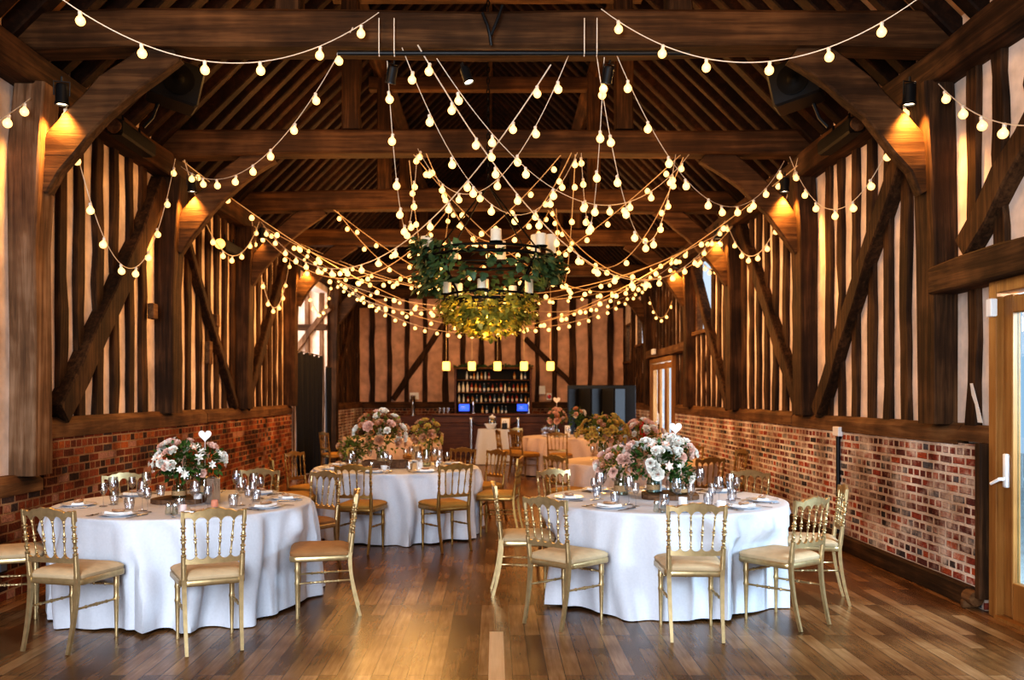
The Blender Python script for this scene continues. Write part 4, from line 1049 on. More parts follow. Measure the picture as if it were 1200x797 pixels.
# ------------------------------------------------------------------ chandelier
CHX, CHY = (572 - 580) / 118.0, F / 118.0
ZU, ZL = 2.93, 2.52
ch = thing('chandelier', 'two-tier black iron ring chandelier dressed with ivy and candles over the aisle', 'chandelier', (CHX, CHY, 0))
def ring_pts(r, z, n=48): return [(r * math.cos(2 * PI * i / n), r * math.sin(2 * PI * i / n), z) for i in range(n + 1)]
RU, RL = 0.64, 0.41
for r_, z, nm in ((RU, ZU, 'upper_ring'), (RL, ZL, 'lower_ring')):
    mb = MB(); mb.tube(ring_pts(r_, z), 0.016, 8, cap=False); mb.tube(ring_pts(r_, z + 0.06), 0.012, 8, cap=False)
    for i in range(8):
        a = 2 * PI * i / 8; mb.tube([(r_ * math.cos(a), r_ * math.sin(a), z), (r_ * math.cos(a), r_ * math.sin(a), z + .06)], 0.009, 6)
    mb.build(nm, M['iron'], ch)
for i in range(4):
    a = PI / 4 + PI / 2 * i; mb = MB()
    mb.tube([(RL * math.cos(a), RL * math.sin(a), ZL + .06), (RU * math.cos(a), RU * math.sin(a), ZU)], 0.010, 6)
    mb.tube([(RU * math.cos(a), RU * math.sin(a), ZU + .06), (0, 0, ZU + 0.75)], 0.008, 6); mb.build('hanger_rod', M['iron'], ch)
for r_, z in ((RU, ZU), (RL, ZL)):
    mb = MB()
    for a in (0, PI / 2): mb.tube([(-r_ * math.cos(a), -r_ * math.sin(a), z), (r_ * math.cos(a), r_ * math.sin(a), z)], 0.009, 6)
    mb.build('cross_bar', M['iron'], ch)
mb = MB(); z = ZU + 0.75; q = 0
while z < 7.95:
    M4 = Tr(0, 0, z + .04) @ Rz(PI / 2 * (q % 2)) @ Rx(PI / 2)
    mb.tube([tuple(M4 @ Vector((0.014 * math.cos(2 * PI * i / 8), 0.034 * math.sin(2 * PI * i / 8), 0))) for i in range(9)], 0.0055, 5, cap=False); z += 0.055; q += 1
mb.tube([(0, 0, 7.9), (0, 0, 8.2)], 0.01, 6); mb.build('chain', M['iron'], ch)
CW = [(509, 'left end'), (521, 'second from left'), (538, 'beside the tall ivy'), (587, 'centre'), (620, 'small one of the right trio'), (628, 'tallest of the right trio'), (640, 'last on the right')]
def candle(label, ang, r_, z, h, rad, grp):
    x, y = CHX + r_ * math.cos(ang), CHY + r_ * math.sin(ang)
    mb = MB(); mb.lathe([(0, 0), (0.055, 0.0), (0.065, 0.012), (0.062, 0.012), (0.05, 0.006), (0, 0.006)], 16, Tr(r_ * math.cos(ang), r_ * math.sin(ang), z)); mb.build('candle_dish', M['iron'], ch)
    t = thing('pillar_candle', label, 'candle', (x, y, z + 0.0075), 0, grp)
    mb = MB(); mb.lathe([(0, 0), (rad, 0), (rad, h - 0.008), (rad - 0.006, h), (rad * .6, h - .004), (0, h - 0.01)], 18); mb.build('wax', M['candle'], t)
    mb = MB(); mb.tube([(0, 0, h - .012), (0.002, 0, h + .012)], 0.0022, 5); mb.build('wick', M['iron'], t)
up_spec = [(170, .18, 'farthest left candle on the upper chandelier ring'), (205, .10, 'short candle near the left end of the upper chandelier ring'), (125, .19, 'tall candle behind the ivy, left of the upper chandelier ring'), (78, .22, 'tall candle at the middle of the upper chandelier ring, far side'),
           (277, .12, 'candle at the near middle of the upper chandelier ring'), (40, .25, 'tallest candle of the cluster at the right of the upper chandelier ring'), (10, .20, 'outermost right candle on the upper chandelier ring'), (322, .12, 'short near candle at the right of the upper chandelier ring')]
for a, h, lb in up_spec: candle(lb, R(a), RU, ZU + .068, h, .052, 'pillar candles on the upper chandelier ring')
lo_spec = [(178, .12, 'leftmost candle on the lower chandelier ring'), (138, .14, 'second candle from the left on the lower chandelier ring'), (95, .20, 'tallest candle, far middle of the lower chandelier ring'), (52, .12, 'short candle right of the middle on the lower chandelier ring'), (5, .15, 'rightmost candle on the lower chandelier ring'), (262, .10, 'short near candle on the lower chandelier ring')]
for a, h, lb in lo_spec: candle(lb, R(a), RL, ZL + .068, h, .042, 'pillar candles on the lower chandelier ring')
def ivy_leaf(mb, p, d, up_, L):
    d = Vector(d).normalized(); up_ = Vector(up_)
    s_ = d.cross(up_)
    if s_.length < 1e-3: s_ = Vector((1, 0, 0))
    s_.normalize(); u = s_.cross(d); p = Vector(p)
    o = [(0, 0), (.30, -.06), (.52, .22), (.33, .40), (.34, .62), (0, 1.0), (-.34, .62), (-.33, .40), (-.52, .22), (-.30, -.06)]
    pts = [p + s_ * (x * L) + d * (y * L) - u * (abs(x) * .25 * L + y * y * .18 * L) for x, y in o] + [p + d * (.35 * L) + u * .03 * L]
    mb.add(pts, [(i, (i + 1) % 10, 10) for i in range(10)], None, True)
def ivy(label, gen, n, L, m, seed):
    r = random.Random(seed); mb = MB()
    for i in range(n):
        p, out = gen(r, i / n)
        d = Vector(out) * r.uniform(.2, 1) + Vector((r.uniform(-.7, .7), r.uniform(-.7, .7), r.uniform(-1.0, .35)))
        ivy_leaf(mb, p, d, Vector((out[0], out[1], r.uniform(.2, 1.2))), L * r.uniform(.55, 1.25))
    o = mb.build('hanging_ivy', M[m]); return tag(o, label, 'ivy', 'ivy garlands on the chandelier')
def gen_up(r, f):
    a = r.uniform(0, 2 * PI)
    k = r.random()
    if k < .42: a = r.gauss(PI + .15, .5)
    elif k < .68: a = r.gauss(-.1, .45)
    left = max(0, -math.cos(a))
    h = r.uniform(-.24 - .08 * left, .03 + .20 * left ** 2)
    rr = RU + r.uniform(-.09, .10)
    return (CHX + rr * math.cos(a), CHY + rr * math.sin(a), ZU + h), (math.cos(a), math.sin(a), 0)
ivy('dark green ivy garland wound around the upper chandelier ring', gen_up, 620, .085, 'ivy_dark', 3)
def gen_lo(r, f):
    a = r.uniform(0, 2 * PI); t = r.random()
    if t < .55: rr = RL + r.uniform(-.06, .11); h = r.uniform(-.20, .06)
    else: rr = RL * math.sqrt(r.random()) * 1.02; h = -.12 - .26 * r.random() ** 1.2 * (1.1 - rr / RL * .5)
    return (CHX + rr * math.cos(a), CHY + rr * math.sin(a), ZL + h), (math.cos(a), math.sin(a), -.3)
ivy('ivy tinted as if lit gold trailing thickly below the lower chandelier ring', gen_lo, 1500, .052, 'ivy_lit_tint', 4)

# ------------------------------------------------------------------ festoon lights
BU = MB(); BU.lathe([(0, -1.0), (.38, -.93), (.71, -.71), (.92, -.38), (1, 0), (.92, .38), (.71, .71), (.50, .88), (.38, 1.08), (0, 1.1)], 12)
BULB = BU.mesh('bulb', M['bulb'])
SK = MB(); SK.lathe([(0, 1.1), (.42, 1.1), (.44, 1.9), (.2, 2.1), (0, 2.1)], 8); SOCK = SK.mesh('bulb_socket', M['cable_w'])
S1_, S2_, S3_, S4_, S5_ = 146.0, 101.5, 78.0, 63.4, 50.2
Lp = {1: (66, 94, 145.5), 2: (207, 192, 102), 3: (302, 262, 78.5), 4: (347, 288, 63.8), 5: (393, 326, 50.5)}
Rp = {1: (1080, 92, 143.5), 2: (927, 190, 102), 3: (856, 262, 78.5), 4: (812, 288, 63.8), 5: (764, 326, 50.5)}
STR = [
 ((36, -12, 172), (440, 20, 147.5), (300, 82), 'light string sagging from the upper left corner to the nearest beam', 1),
 ((705, 17, 147.5), (1090, -14, 172), (862, 73), 'light string sagging from the nearest beam to the upper right corner', 1),
 (Rp[1], (1250, 148, 205), (1150, 138), 'light string along the right wall toward the near glazed door', 1),
 ((50, 113, 146), (-40, 178, 190), (13, 143), 'short light string leaving past the left post toward the viewer', 1),
 (Lp[1], Lp[2], (150, 311), 'light string hanging deep along the left wall between the first two posts', 1),
 (Lp[2], Lp[3], (258, 299), 'light string hanging on the left wall between the second and third posts', 1),
 (Lp[3], Lp[4], (324, 360), 'light string hanging on the left wall between the third and fourth posts', 1),
 (Rp[1], Rp[2], (985, 250), 'light string hanging along the right wall between the first two posts', 1),
 (Rp[2], Rp[3], (884, 297), 'light string hanging on the right wall between the second and third posts', 1),
 (Rp[3], Rp[4], (828, 318), 'light string beside the nearest high window on the right wall', 1),
 ((425, 38, 147), Lp[2], (276, 206), 'light string from the left of the nearest beam to the second left post', 1),
 ((722, 68, S1_), Rp[2], (858, 241), 'light string from the right of the nearest beam to the second right post', 1),
 ((453, 68, S1_), (488, 182, S2_), (470, 259), 'leftmost light string of the fan under the nearest beam, nearly upright loop', 1),
 ((467, 68, S1_), (671, 182, S2_), (598, 259), 'light string crossing the aisle from the left of the nearest beam to the second', 1),
 ((483, 68, S1_), Rp[3], (730, 327), 'long light string from the nearest beam over the chandelier to the third right post', 1),
 ((500, 68, S1_), (801, 183, S2_), (705, 241), 'light string from mid nearest beam to the right end of the second beam', 1),
 ((645, 68, S1_), Lp[3], (400, 309), 'long light string from the nearest beam over the chandelier to the third left post', 1),
 ((675, 68, S1_), (488, 182, S2_), (560, 236), 'light string crossing the aisle from the right of the nearest beam to the second', 1),
 ((695, 68, S1_), (671, 182, S2_), (681, 264), 'nearly upright light string loop at the right of the nearest beam', 1),
 ((708, 68, S1_), (799, 184, S2_), (762, 283), 'light string looping deep from the nearest beam to the right of the second beam', 1),
 ((488, 182, S2_), (526, 246, S3_), (503, 318), 'nearly upright light loop between second and third beams left of the chandelier', 0),
 ((491, 182, S2_), (643, 246, S3_), (578, 296), 'light string behind the chandelier from the second beam left to the third beam right', 0),
 ((671, 182, S2_), (524, 246, S3_), (590, 284), 'light string behind the chandelier from the second beam right to the third beam left', 0),
 ((673, 182, S2_), (645, 246, S3_), (662, 312), 'nearly upright light loop between second and third beams right of the chandelier', 0),
 ((486, 182, S2_), Rp[4], (700, 338), 'long light string from the second beam left to the fourth right post', 0),
 ((669, 182, S2_), Lp[4], (440, 334), 'long light string from the second beam right to the fourth left post', 0),
 ((799, 184, S2_), (643, 246, S3_), (715, 314), 'light string looping from the right end of the second beam to the third', 0),
 ((797, 184, S2_), Lp[5], (560, 350), 'straightest long light string from second beam right end to the far left post', 0),
 ((392, 247, S3_), Rp[5], (560, 350), 'long light string from the third beam left end to the far right post', 0),
 ((394, 247, S3_), (585, 288, S4_), (500, 336), 'light string from the third beam left end to the middle of the fourth', 0),
 (Lp[4], Rp[4], (577, 385), 'lowest light swag, wall to wall between the fourth posts', 0),
 (Lp[3], Rp[3], (577, 344), 'light swag wall to wall between the third posts', 0),
 (Lp[4], Rp[5], (600, 352), 'light swag from the fourth left post to the far right post', 0),
 (Lp[5], Rp[4], (600, 360), 'light swag from the far left post to the fourth right post', 0),
 ((359, 318, 62), (392, 330, 51.5), (375, 365), 'small light loop over the porch above the black curtain', 0),
 ((790, 330, 58), (762, 348, 50.5), (772, 372), 'small light loop over the far glazed doors', 0),
 (Lp[2], Rp[5], (540, 380), 'light string running low from the second left post past the chandelier', 0),
 (Rp[2], Lp[5], (620, 376), 'light string running low from the second right post past the chandelier', 0),
 (Rp[3], (645, 246, S3_), (760, 325), 'light string from the third right post up to the third beam', 0),
 (Lp[3], (526, 246, S3_), (420, 325), 'light string from the third left post up to the third beam', 0),
]
from mathutils.kdtree import KDTree
DONE = []; KD = None
for si, (a, b, tg, lab, near) in enumerate(STR):
    A0, A1 = pt(*a), pt(*b)
    # the chord meets the target column somewhere along its length; the sag is chosen to reach the target there
    best = min((abs(VX + (A0.x + (A1.x - A0.x) * t / 400) * F / (A0.y + (A1.y - A0.y) * t / 400) - tg[0]), t / 400) for t in range(40, 361))[1]
    c = A0.lerp(A1, best); zt = CAMZ - (tg[1] - VY) * c.y / F
    sag0 = (c.z - zt) / (4 * best * (1 - best))
    rj = random.Random(900 + si); pick = None
    for tr_ in range(60):                 # hang each string so that it passes clear of its neighbours
        P0 = A0 + Vector((rj.uniform(-.09, .09), rj.uniform(-.12, .02), rj.uniform(-.06, .06)))
        P1 = A1 + Vector((rj.uniform(-.09, .09), rj.uniform(-.12, .02), rj.uniform(-.06, .06)))
        sag = sag0 * rj.uniform(.96, 1.05)
        sm = []
        for i in range(161):
            f = i / 160; q = P0.lerp(P1, f); q.z -= 4 * sag * f * (1 - f); sm.append(q)
        clear = 9.0
        if DONE:
            for q in sm:
                for dz in (0, -.05, -.1):
                    d_ = KD.find((q.x, q.y, q.z + dz))[2]
                    if d_ < clear: clear = d_
                if clear < .01: break
        if pick is None or clear > pick[0]: pick = (clear, P0, P1, sag, sm)
        if clear > .11: break
    _, P0, P1, sag, sm = pick
    for q in sm: DONE += [q, q + Vector((0, 0, -.05)), q + Vector((0, 0, -.1))]
    KD = KDTree(len(DONE))
    for i, q in enumerate(DONE): KD.insert(q, i)
    KD.balance()
    t_ = thing('festoon_light_string', lab, 'string lights', P0, 0, 'festoon light strings under the roof')
    pts = []
    for i in range(33):
        f = i / 32; p = P0.lerp(P1, f); p.z -= 4 * sag * f * (1 - f); pts.append(p - P0)
    L = sum((pts[i + 1] - pts[i]).length for i in range(32))
    far = 1 if (P0.y + P1.y) / 2 > 10 else 0
    mb = MB(); r_ = 0.0045 if not far else 0.0065
    mb.tube(pts, r_, 5); mb.build('cable', M['cable_w' if near else 'cable'], t_)
    step = 0.43; n = max(3, int(L / step)); r = random.Random(si); acc = 0; want = step * r.uniform(.35, .8); i = 0
    br = 0.034 if not far else 0.034
    while i < 32:
        sl = (pts[i + 1] - pts[i]).length
        if acc + sl >= want:
            p = pts[i].lerp(pts[i + 1], (want - acc) / sl)
            bo = link('bulb', BULB, t_, (p.x + r.uniform(-.01, .01), p.y, p.z - br * 2.0), (r.uniform(-.15, .15), r.uniform(-.15, .15), 0), (br, br, br))
            if near: link('bulb_socket', SOCK, bo)
            want += step * r.uniform(.85, 1.15); continue
        acc += sl; i += 1

# lighting bar under the nearest beam
lb = thing('lighting_bar', 'black lighting bar slung under the nearest tie beam', 'lighting bar', (0, F / 147.2, 4.315))
mb = MB(); mb.tube([(-1.25, 0, 0), (1.55, 0, 0)], .02, 10); mb.build('pipe', M['black'], lb)
for x in (-0.92, -0.80, 0.71, 0.81):
    mb = MB(); mb.tube([(x, -.022, 0), (x, -.024, .27)], .005, 6); mb.tube([(x, -.022, .0), (x, 0, -.024), (x, .02, 0)], .005, 6); mb.build('sling_cord', M['cable_w'], lb)
mb = MB(); mb.tube([(-.10, -.05, .30), (-.06, -.06, .20), (-.04, -.055, .12), (-.03, -.03, .05)], .012, 6); mb.tube([(.06, -.05, .36), (.02, -.06, .24), (-.03, -.06, .12)], .012, 6); mb.build('black_cable', M['black'], lb)
def spotlight(label, loc, rx, rz, grp, s_=1.0):
    t = thing('spotlight', label, 'spotlight', loc, rz, grp); t.rotation_euler = (rx, 0, rz); t.scale = (s_, s_, s_)
    mb = MB(); mb.lathe([(0, .09), (.04, .09), (.05, .07), (.05, -.05), (.056, -.06), (.056, -.075), (.046, -.075), (.046, -.06), (0, -.055)], 16); mb.build('housing', M['black'], t)
    mb = MB(); mb.lathe([(0, -.061), (.044, -.062)], 16); mb.build('lens', M['lamp_white'], t)
    mb = MB(); mb.tube([(-.058, 0, .0), (-.06, 0, .11), (.06, 0, .11), (.058, 0, .0)], .006, 6); mb.tube([(0, 0, .11), (0, 0, .15)], .01, 6); mb.build('bracket', M['black'], t); return t
for px, lab, a in ((459, 'black spotlight clamped at the left of the lighting bar', .7), (547, 'small bright spotlight at the middle of the lighting bar', 1.1), (712, 'black spotlight clamped at the right of the lighting bar', .4)):
    spotlight(lab, ((px - VX) / 147.2, F / 147.2, 4.135), R(20) * (1 if px != 547 else -1), a, 'spotlights on the lighting bar', .8)
nmb = ['', 'nearest', 'second', 'third', 'fourth']
for i, yy in enumerate(FRAMES[2:6], 1):
    for sd in (-1, 1):
        xw = 3.40 if sd > 0 else -3.58
        spotlight('black downlight high on the %s %s post' % (nmb[i], 'right' if sd > 0 else 'left'), (3.33 if sd > 0 else -3.48, yy - 0.12, 4.0), R(2), 0.3, 'downlights on the wall posts')
# loudspeakers in the eaves
for sd in (-1, 1):
    s_ = 'left' if sd < 0 else 'right'
    t = thing('loudspeaker', 'black loudspeaker hung in the %s eaves past the nearest beam' % s_, 'loudspeaker', (-3.12 if sd < 0 else 2.94, 8.75, 4.62), R(28) * -sd)
    mb = MB(); mb.cbox((0, 0, 0), (.46, .36, .40), .02, Ry(R(-12 * sd))); mb.build('speaker_cabinet', M['black'], t)
    mb = MB(); mb.lathe([(.15, 0), (.15, .012), (.13, .014), (.06, .004), (.05, .012), (0, .018)], 20, Ry(R(-12 * sd)) @ Tr(0, -.18, 0) @ Rx(R(90))); mb.build('speaker_cone', M['iron'], t)
    mb = MB(); mb.tube([(-.23, 0, 0), (-.25, .05, .14), (0, .1, .25), (.25, .05, .14), (.23, 0, 0)], .014, 6); mb.tube([(0, .1, .24), (sd * .2, .12, -.32), (sd * .28, .12, -.42)], .018, 6); mb.build('speaker_bracket', M['black'], t)
# long round-ended lamps on the wall plates
for x, y0, y1, z, lab, rot in ((-3.55, 8.35, 9.2, 4.10, 'long dark batten lamp on the left wall plate near the loudspeaker', 0), (3.38, 8.35, 9.2, 4.12, 'long dark batten lamp on the right wall plate near the loudspeaker', 0), (-3.62, 11.8, 12.7, 3.58, 'long dark batten lamp with a lit end high on the left wall', 0)):
    t = thing('batten_lamp', lab, 'lamp', (x, y0, z))
    mb = MB(); mb.cbox((0, (y1 - y0) / 2, 0), (.15, y1 - y0, .15), .02); mb.build('lamp_body', M['iron'], t)
    mb = MB(); mb.lathe([(.068, -.02), (.068, .012), (.05, .024), (0, .028)], 16, Rx(R(90))); mb.build('round_end_cap', M['sill_y'] if z > 4 else M['pendant'], t)
    mb = MB(); mb.tube([(.0, .2, .07), (0, .2, .16)], .012, 6); mb.tube([(0, .6, .07), (0, .6, .16)], .012, 6); mb.build('lamp_hanger', M['iron'], t)
# ------------------------------------------------------------------ bar at the far end
bar = thing('bar_counter', 'dark polished wooden bar counter at the far end', 'bar', (0, 22.9, 0))
xa, xb = -1.55, 2.3
mb = MB(); mb.cbox(((xa + xb) / 2, 0.05, 1.075), (xb - xa + .1, .62, .06), .012); mb.build('bar_top', M['bar_wood'], bar)
mb = MB(); mb.cbox(((xa + xb) / 2, -.17, .96), (xb - xa, .06, .17), .008); mb.build('fascia', M['bar_wood'], bar)
mb = MB(); mb.box(((xa + xb) / 2, .02, .47), (xb - xa - .04, .36, .94)); mb.build('carcass', M['bar_wood'], bar)
for i in range(4):
    w = (xb - xa - .1) / 4; x = xa + .05 + w * (i + .5)
    mb = MB(); mb.cbox((x - w / 2 + .05, -.17, .45), (.07, .03, .8)); mb.cbox((x + w / 2 - .05, -.17, .45), (.07, .03, .8)); mb.cbox((x, -.17, .83), (w - .17, .03, .07)); mb.cbox((x, -.17, .09), (w - .17, .03, .1)); mb.build('front_panel', M['bar_wood'], bar)
bb = thing('back_bar_shelves', 'dark back bar shelving stacked with bottles on the far wall', 'shelving', (-.05, 25.3, 0))
W2 = 1.06
for x in (-W2, W2): MB().cbox((x, 0, 1.17), (.06, .34, 2.34)).build('side_panel', M['bar_wood'], bb)
MB().box((0, .15, 1.6), (2 * W2 - .06, .02, 1.4)).build('back_panel', M['iron'], bb)
SH = [1.04, 1.37, 1.66, 2.01]
MB().cbox((0, -.08, .52), (2 * W2 - .06, .5, 1.03)).build('base_cupboard', M['bar_wood'], bb)
for z in SH[1:]: MB().cbox((0, -.02, z - .015), (2 * W2 - .06, .30, .03), .004).build('shelf', M['sill_y'], bb)
MB().cbox((0, -.02, 2.33), (2 * W2 + .1, .38, .06), .01).build('cornice', M['sill_y'], bb)
lc = MB(); lc.cbox((-2.35, 25.2, .5), (2.2, .5, 1.0)); lc = lc.build('back_counter', M['bar_wood']); tag(lc, 'dark low back counter left of the bar shelves', 'counter')
rc = MB(); rc.cbox((2.2, 25.2, .5), (2.2, .5, 1.0)); rc = rc.build('back_counter', M['bar_wood']); tag(rc, 'dark low back counter right of the bar shelves', 'counter')
def bottle_mesh(nm, col, lab, cap, h=.29, r_=.037, fat=0):
    mb = MB(); mb.lathe([(0, 0), (r_, 0), (r_, h * .55), (r_ * .8, h * .66), (r_ * .36, h * .76), (r_ * .33, h * .94)], 12)
    mb.lathe([(r_ * .4, h * .9), (r_ * .4, h), (0, h)], 10, mi=2); mb.lathe([(r_ * 1.03, h * .14), (r_ * 1.03, h * .45)], 12, mi=1)
    return mb.mesh(nm, [plain(nm + '_glass', col, .12, coat=.5), plain(nm + '_label', lab, .7), plain(nm + '_cap', cap, .4)])
BT = [('dark', bottle_mesh('dark_bottle', (.012, .02, .012), (.75, .68, .55), (.3, .02, .02))), ('amber', bottle_mesh('amber_bottle', (.42, .16, .03), (.7, .55, .3), (.05, .03, .02))), ('clear', bottle_mesh('clear_bottle', (.62, .66, .66), (.8, .8, .8), (.6, .6, .6))),
      ('red', bottle_mesh('red_bottle', (.30, .03, .02), (.75, .6, .5), (.02, .02, .02))), ('pale', bottle_mesh('pale_bottle', (.75, .70, .58), (.85, .8, .7), (.35, .28, .1))), ('blue', bottle_mesh('blue_bottle', (.08, .16, .28), (.8, .8, .85), (.5, .5, .55)))]
ordn = ['first', 'second', 'third', 'fourth', 'fifth', 'sixth', 'seventh', 'eighth', 'ninth', 'tenth', 'eleventh', 'twelfth', 'thirteenth', 'fourteenth', 'fifteenth', 'sixteenth', 'seventeenth', 'eighteenth']
rb = random.Random(77)
def shelf_row(z, xs, shelf, scale):
    for i, x in enumerate(xs):
        nm, me = rb.choice(BT); s_ = scale * rb.uniform(.85, 1.05)
        o = link('bottle', me, None, (-.05 + x, 25.3 - .04 + rb.uniform(-.04, .03), z + .001), (0, 0, rb.uniform(0, 6)), (s_ * 1.05, s_ * 1.05, s_))
        tag(o, '%s bottle, %s from the left on the %s' % (nm, ordn[i], shelf), 'bottle', 'bottles on the ' + shelf)
shelf_row(2.01, [-.74, -.63, -.54, -.44, -.33, -.22, -.12, .60, .80, .90], 'top bar shelf', .86)
shelf_row(1.66, [-.96 + .118 * i for i in range(17)], 'middle bar shelf', .98)
shelf_row(1.37, [-.96 + .125 * i for i in range(16)], 'lowest bar shelf', .80)
shelf_row(1.04, [-.30, -.18, .02, .14, .25, .36], 'back bar worktop', .85)
def screen(label, x):
    t = thing('till_screen', label, 'screen', (x, 23.02, 1.105), 0)
    MB().cbox((0, .03, .01), (.18, .14, .02)).build('screen_base', M['black'], t); MB().cbox((0, .04, .07), (.04, .03, .13)).build('screen_stand', M['black'], t)
    f = MB().cbox((0, 0, .15), (.30, .025, .21)).build('screen_frame', M['black'], t)
    MB().box((0, -.0135, .15), (.265, .002, .175)).build('blue_display', M['screen'], f)
    mb = MB(); mb.box((-.03, -.016, .17), (.10, .001, .012)); mb.box((-.02, -.016, .13), (.12, .001, .008)); mb.build('display_text', M['card'], f)
screen('left till screen glowing blue on the bar', (544 - 580) / 45.6); screen('right till screen glowing blue on the bar', (612 - 580) / 45.6)
t = thing('beer_font', 'tall steel cylinder on the back counter left of the bar shelves', 'beer font', (-2.3, 25.15, 1.001))
MB().lathe([(0, 0), (.09, 0), (.09, .02), (.06, .03), (.06, .52), (.066, .53), (.066, .56), (0, .57)], 16).build('font_column', M['steel'], t); MB().tube([(0, -.06, .4), (0, -.12, .38), (0, -.12, .32)], .012, 6).build('tap', M['steel'], t)
for i, x in enumerate((-1.42, -1.31, -1.20)):
    o = MB().lathe([(0, 0), (.035, 0), (.045, .15), (.041, .15), (.032, .01), (0, .01)], 14).build('metal_cup', M['steel']); o.location = (x, 22.92, 1.107)
    tag(o, 'metal cup on the left end of the bar, %s of three' % ('left', 'middle', 'right')[i], 'cup', 'metal cups on the bar')
for x, lab in ((-.55, 'beer tap tower at the left till screen'), (.86, 'beer tap tower at the right till screen')):
    t = thing('tap_tower', lab, 'beer tap', (x, 22.88, 1.1065))
    MB().lathe([(0, 0), (.05, 0), (.05, .015), (.022, .025), (.022, .34), (.03, .36), (0, .37)], 14).build('tower', M['steel'], t)
    MB().tube([(0, -.02, .28), (0, -.09, .29), (0, -.10, .22)], .012, 6).build('spout', M['steel'], t); MB().tube([(0, -.05, .30), (0, -.06, .40)], .014, 6).build('tap_handle', M['gold_d'], t)
for i, px in enumerate((523, 553, 583, 614, 645)):
    t = thing('pendant_lamp', 'glowing square pendant lamp over the bar, %s from the left' % ordn[i], 'pendant lamp', ((px - VX) / 44.4, F / 44.4, 2.34), 0, 'pendant lamps over the bar')
    MB().cbox((0, 0, 0), (.20, .20, .24), .02).build('pendant_shade', M['pendant'], t); MB().cbox((0, 0, .135), (.08, .08, .03)).build('pendant_cap', M['iron'], t); MB().tube([(0, 0, .15), (0, 0, 2.1)], .006, 5).build('pendant_cord', M['cable'], t)
def gen_bar(r, f): return (-.05 + r.uniform(-1.1, 1.1), 25.2 + r.uniform(-.1, .1), 2.375 + r.uniform(0, .07)), (0, -1, 0)
o = ivy('dark ivy garland lying along the top of the bar shelves', gen_bar, 160, .09, 'ivy_dark', 8); o['group'] = 'ivy garland on the bar shelves'
# small cloth-covered table before the bar
Yt = 20.6
mb = MB(); n = 96; vs = []; zs = [.80, .797, .79, .7, .55, .4, .25, .1, .012]; hx, hy = .36, .30
for zi, z in enumerate(zs):
    dp = (.8 - z) / .8
    for j in range(n):
        a = 2 * PI * j / n; k = 6.0
        cx, cy2 = math.cos(a), math.sin(a); q = (abs(cx) ** k + abs(cy2) ** k) ** (-1 / k)
        f = 1 + dp * .26 + .045 * dp * math.sin(11 * a + 1) + .03 * dp * math.sin(7 * a)
        if zi == 0: f = .985
        vs.append((cx * q * hx * f, cy2 * q * hy * f, z))
fs = [tuple(range(n))]
for i in range(len(zs) - 1):
    for j in range(n): fs.append((i * n + j, (i + 1) * n + j, (i + 1) * n + (j + 1) % n, i * n + (j + 1) % n))
mb.add(vs, fs, None, True); o = mb.build('tablecloth', M['linen']); o.location = (-.03, Yt, 0)
for p in o.data.polygons: p.use_smooth = len(p.vertices) == 4
tag(o, 'white cloth draped over the small gift table in front of the bar', 'tablecloth')
t = thing('bowl', 'white bowl on the small cloth-covered table before the bar', 'bowl', (-.10, Yt - .05, .8015)); MB().lathe([(0, 0), (.06, 0), (.09, .02), (.15, .12), (.145, .125), (.08, .03), (0, .02)], 20).build('bowl_body', M['china'], t)
t = thing('lidded_jar', 'lidded glass jar behind the bowl on the small cloth-covered table', 'jar', (-.06, Yt + .14, .8015))
MB().lathe([(0, 0), (.09, 0), (.1, .02), (.1, .22), (.07, .26), (.068, .26), (.095, .21), (.094, .02), (0, .01)], 18).build('jar_body', M['glass_v'], t); MB().lathe([(.078, .255), (.078, .285), (.02, .31), (.02, .33), (0, .335)], 16).build('jar_lid', M['china'], t); MB().lathe([(0, .012), (.085, .012), (.088, .09), (0, .1)], 14).build('jar_filling', M['kraft'], t)
t = thing('framed_sign', 'framed white card leaning on the small cloth-covered table', 'sign', (.24, Yt, .8015), R(-12)); MB().cbox((0, 0, .13), (.22, .02, .26), .004, Rx(R(-8))).build('sign_frame', M['gold_d'], t); MB().box((0, -.0115, .13), (.18, .002, .22), Rx(R(-8))).build('sign_card', M['card'], t)
t = thing('gift_bag', 'small black bag before the framed card on the small table', 'bag', (.22, Yt - .17, .8015)); MB().cbox((0, 0, .07), (.12, .06, .14), .006).build('bag_body', M['black'], t); MB().tube([(-.03, -.02, .138), (-.025, -.02, .19), (.025, -.02, .19), (.03, -.02, .138)], .004, 5).build('bag_handle', M['black'], t)
for px, lab in ((552, 'steel barrier post left of the small table before the bar'), (607, 'steel barrier post right of the small table before the bar')):
    x = (px - 580) / 49.0; t = thing('barrier_post', lab, 'barrier post', (x, F / 49.0, 0))
    MB().lathe([(0, 0), (.15, 0), (.15, .015), (.03, .04), (.028, .98), (.04, .99), (.04, 1.03), (.02, 1.05), (0, 1.05)], 16).build('post_body', M['steel'], t)
    sg = 1 if px < 580 else -1; MB().tube([(0, 0, .97), (sg * .12, .05, .86), (sg * .30, .4, .84), (sg * .34, .75, .92)], .014, 6).build('barrier_rope', M['black'], t)
# folding black screen
t = thing('folding_screen', 'tall black folding screen of joined panels right of the bar', 'folding screen', (1.55, 19.0, 0))
x0, y0 = 0, 0
for i in range(5):
    w = .29; a = R(32 if i % 2 == 0 else -32); x1, y1 = x0 + w * math.cos(a), y0 + w * math.sin(a)
    M4 = Tr((x0 + x1) / 2, (y0 + y1) / 2, 0) @ Rz(a)
    MB().cbox((0, 0, .87), (w - .012, .03, 1.70), .006, M4).build('screen_panel', M['black_satin'], t); x0, y0 = x1, y1
o = MB().cbox((2.35, 19.75, .9), (1.5, .08, 1.8), .01).build('black_board', M['black_satin']); tag(o, 'black board standing behind the folding screen', 'board')
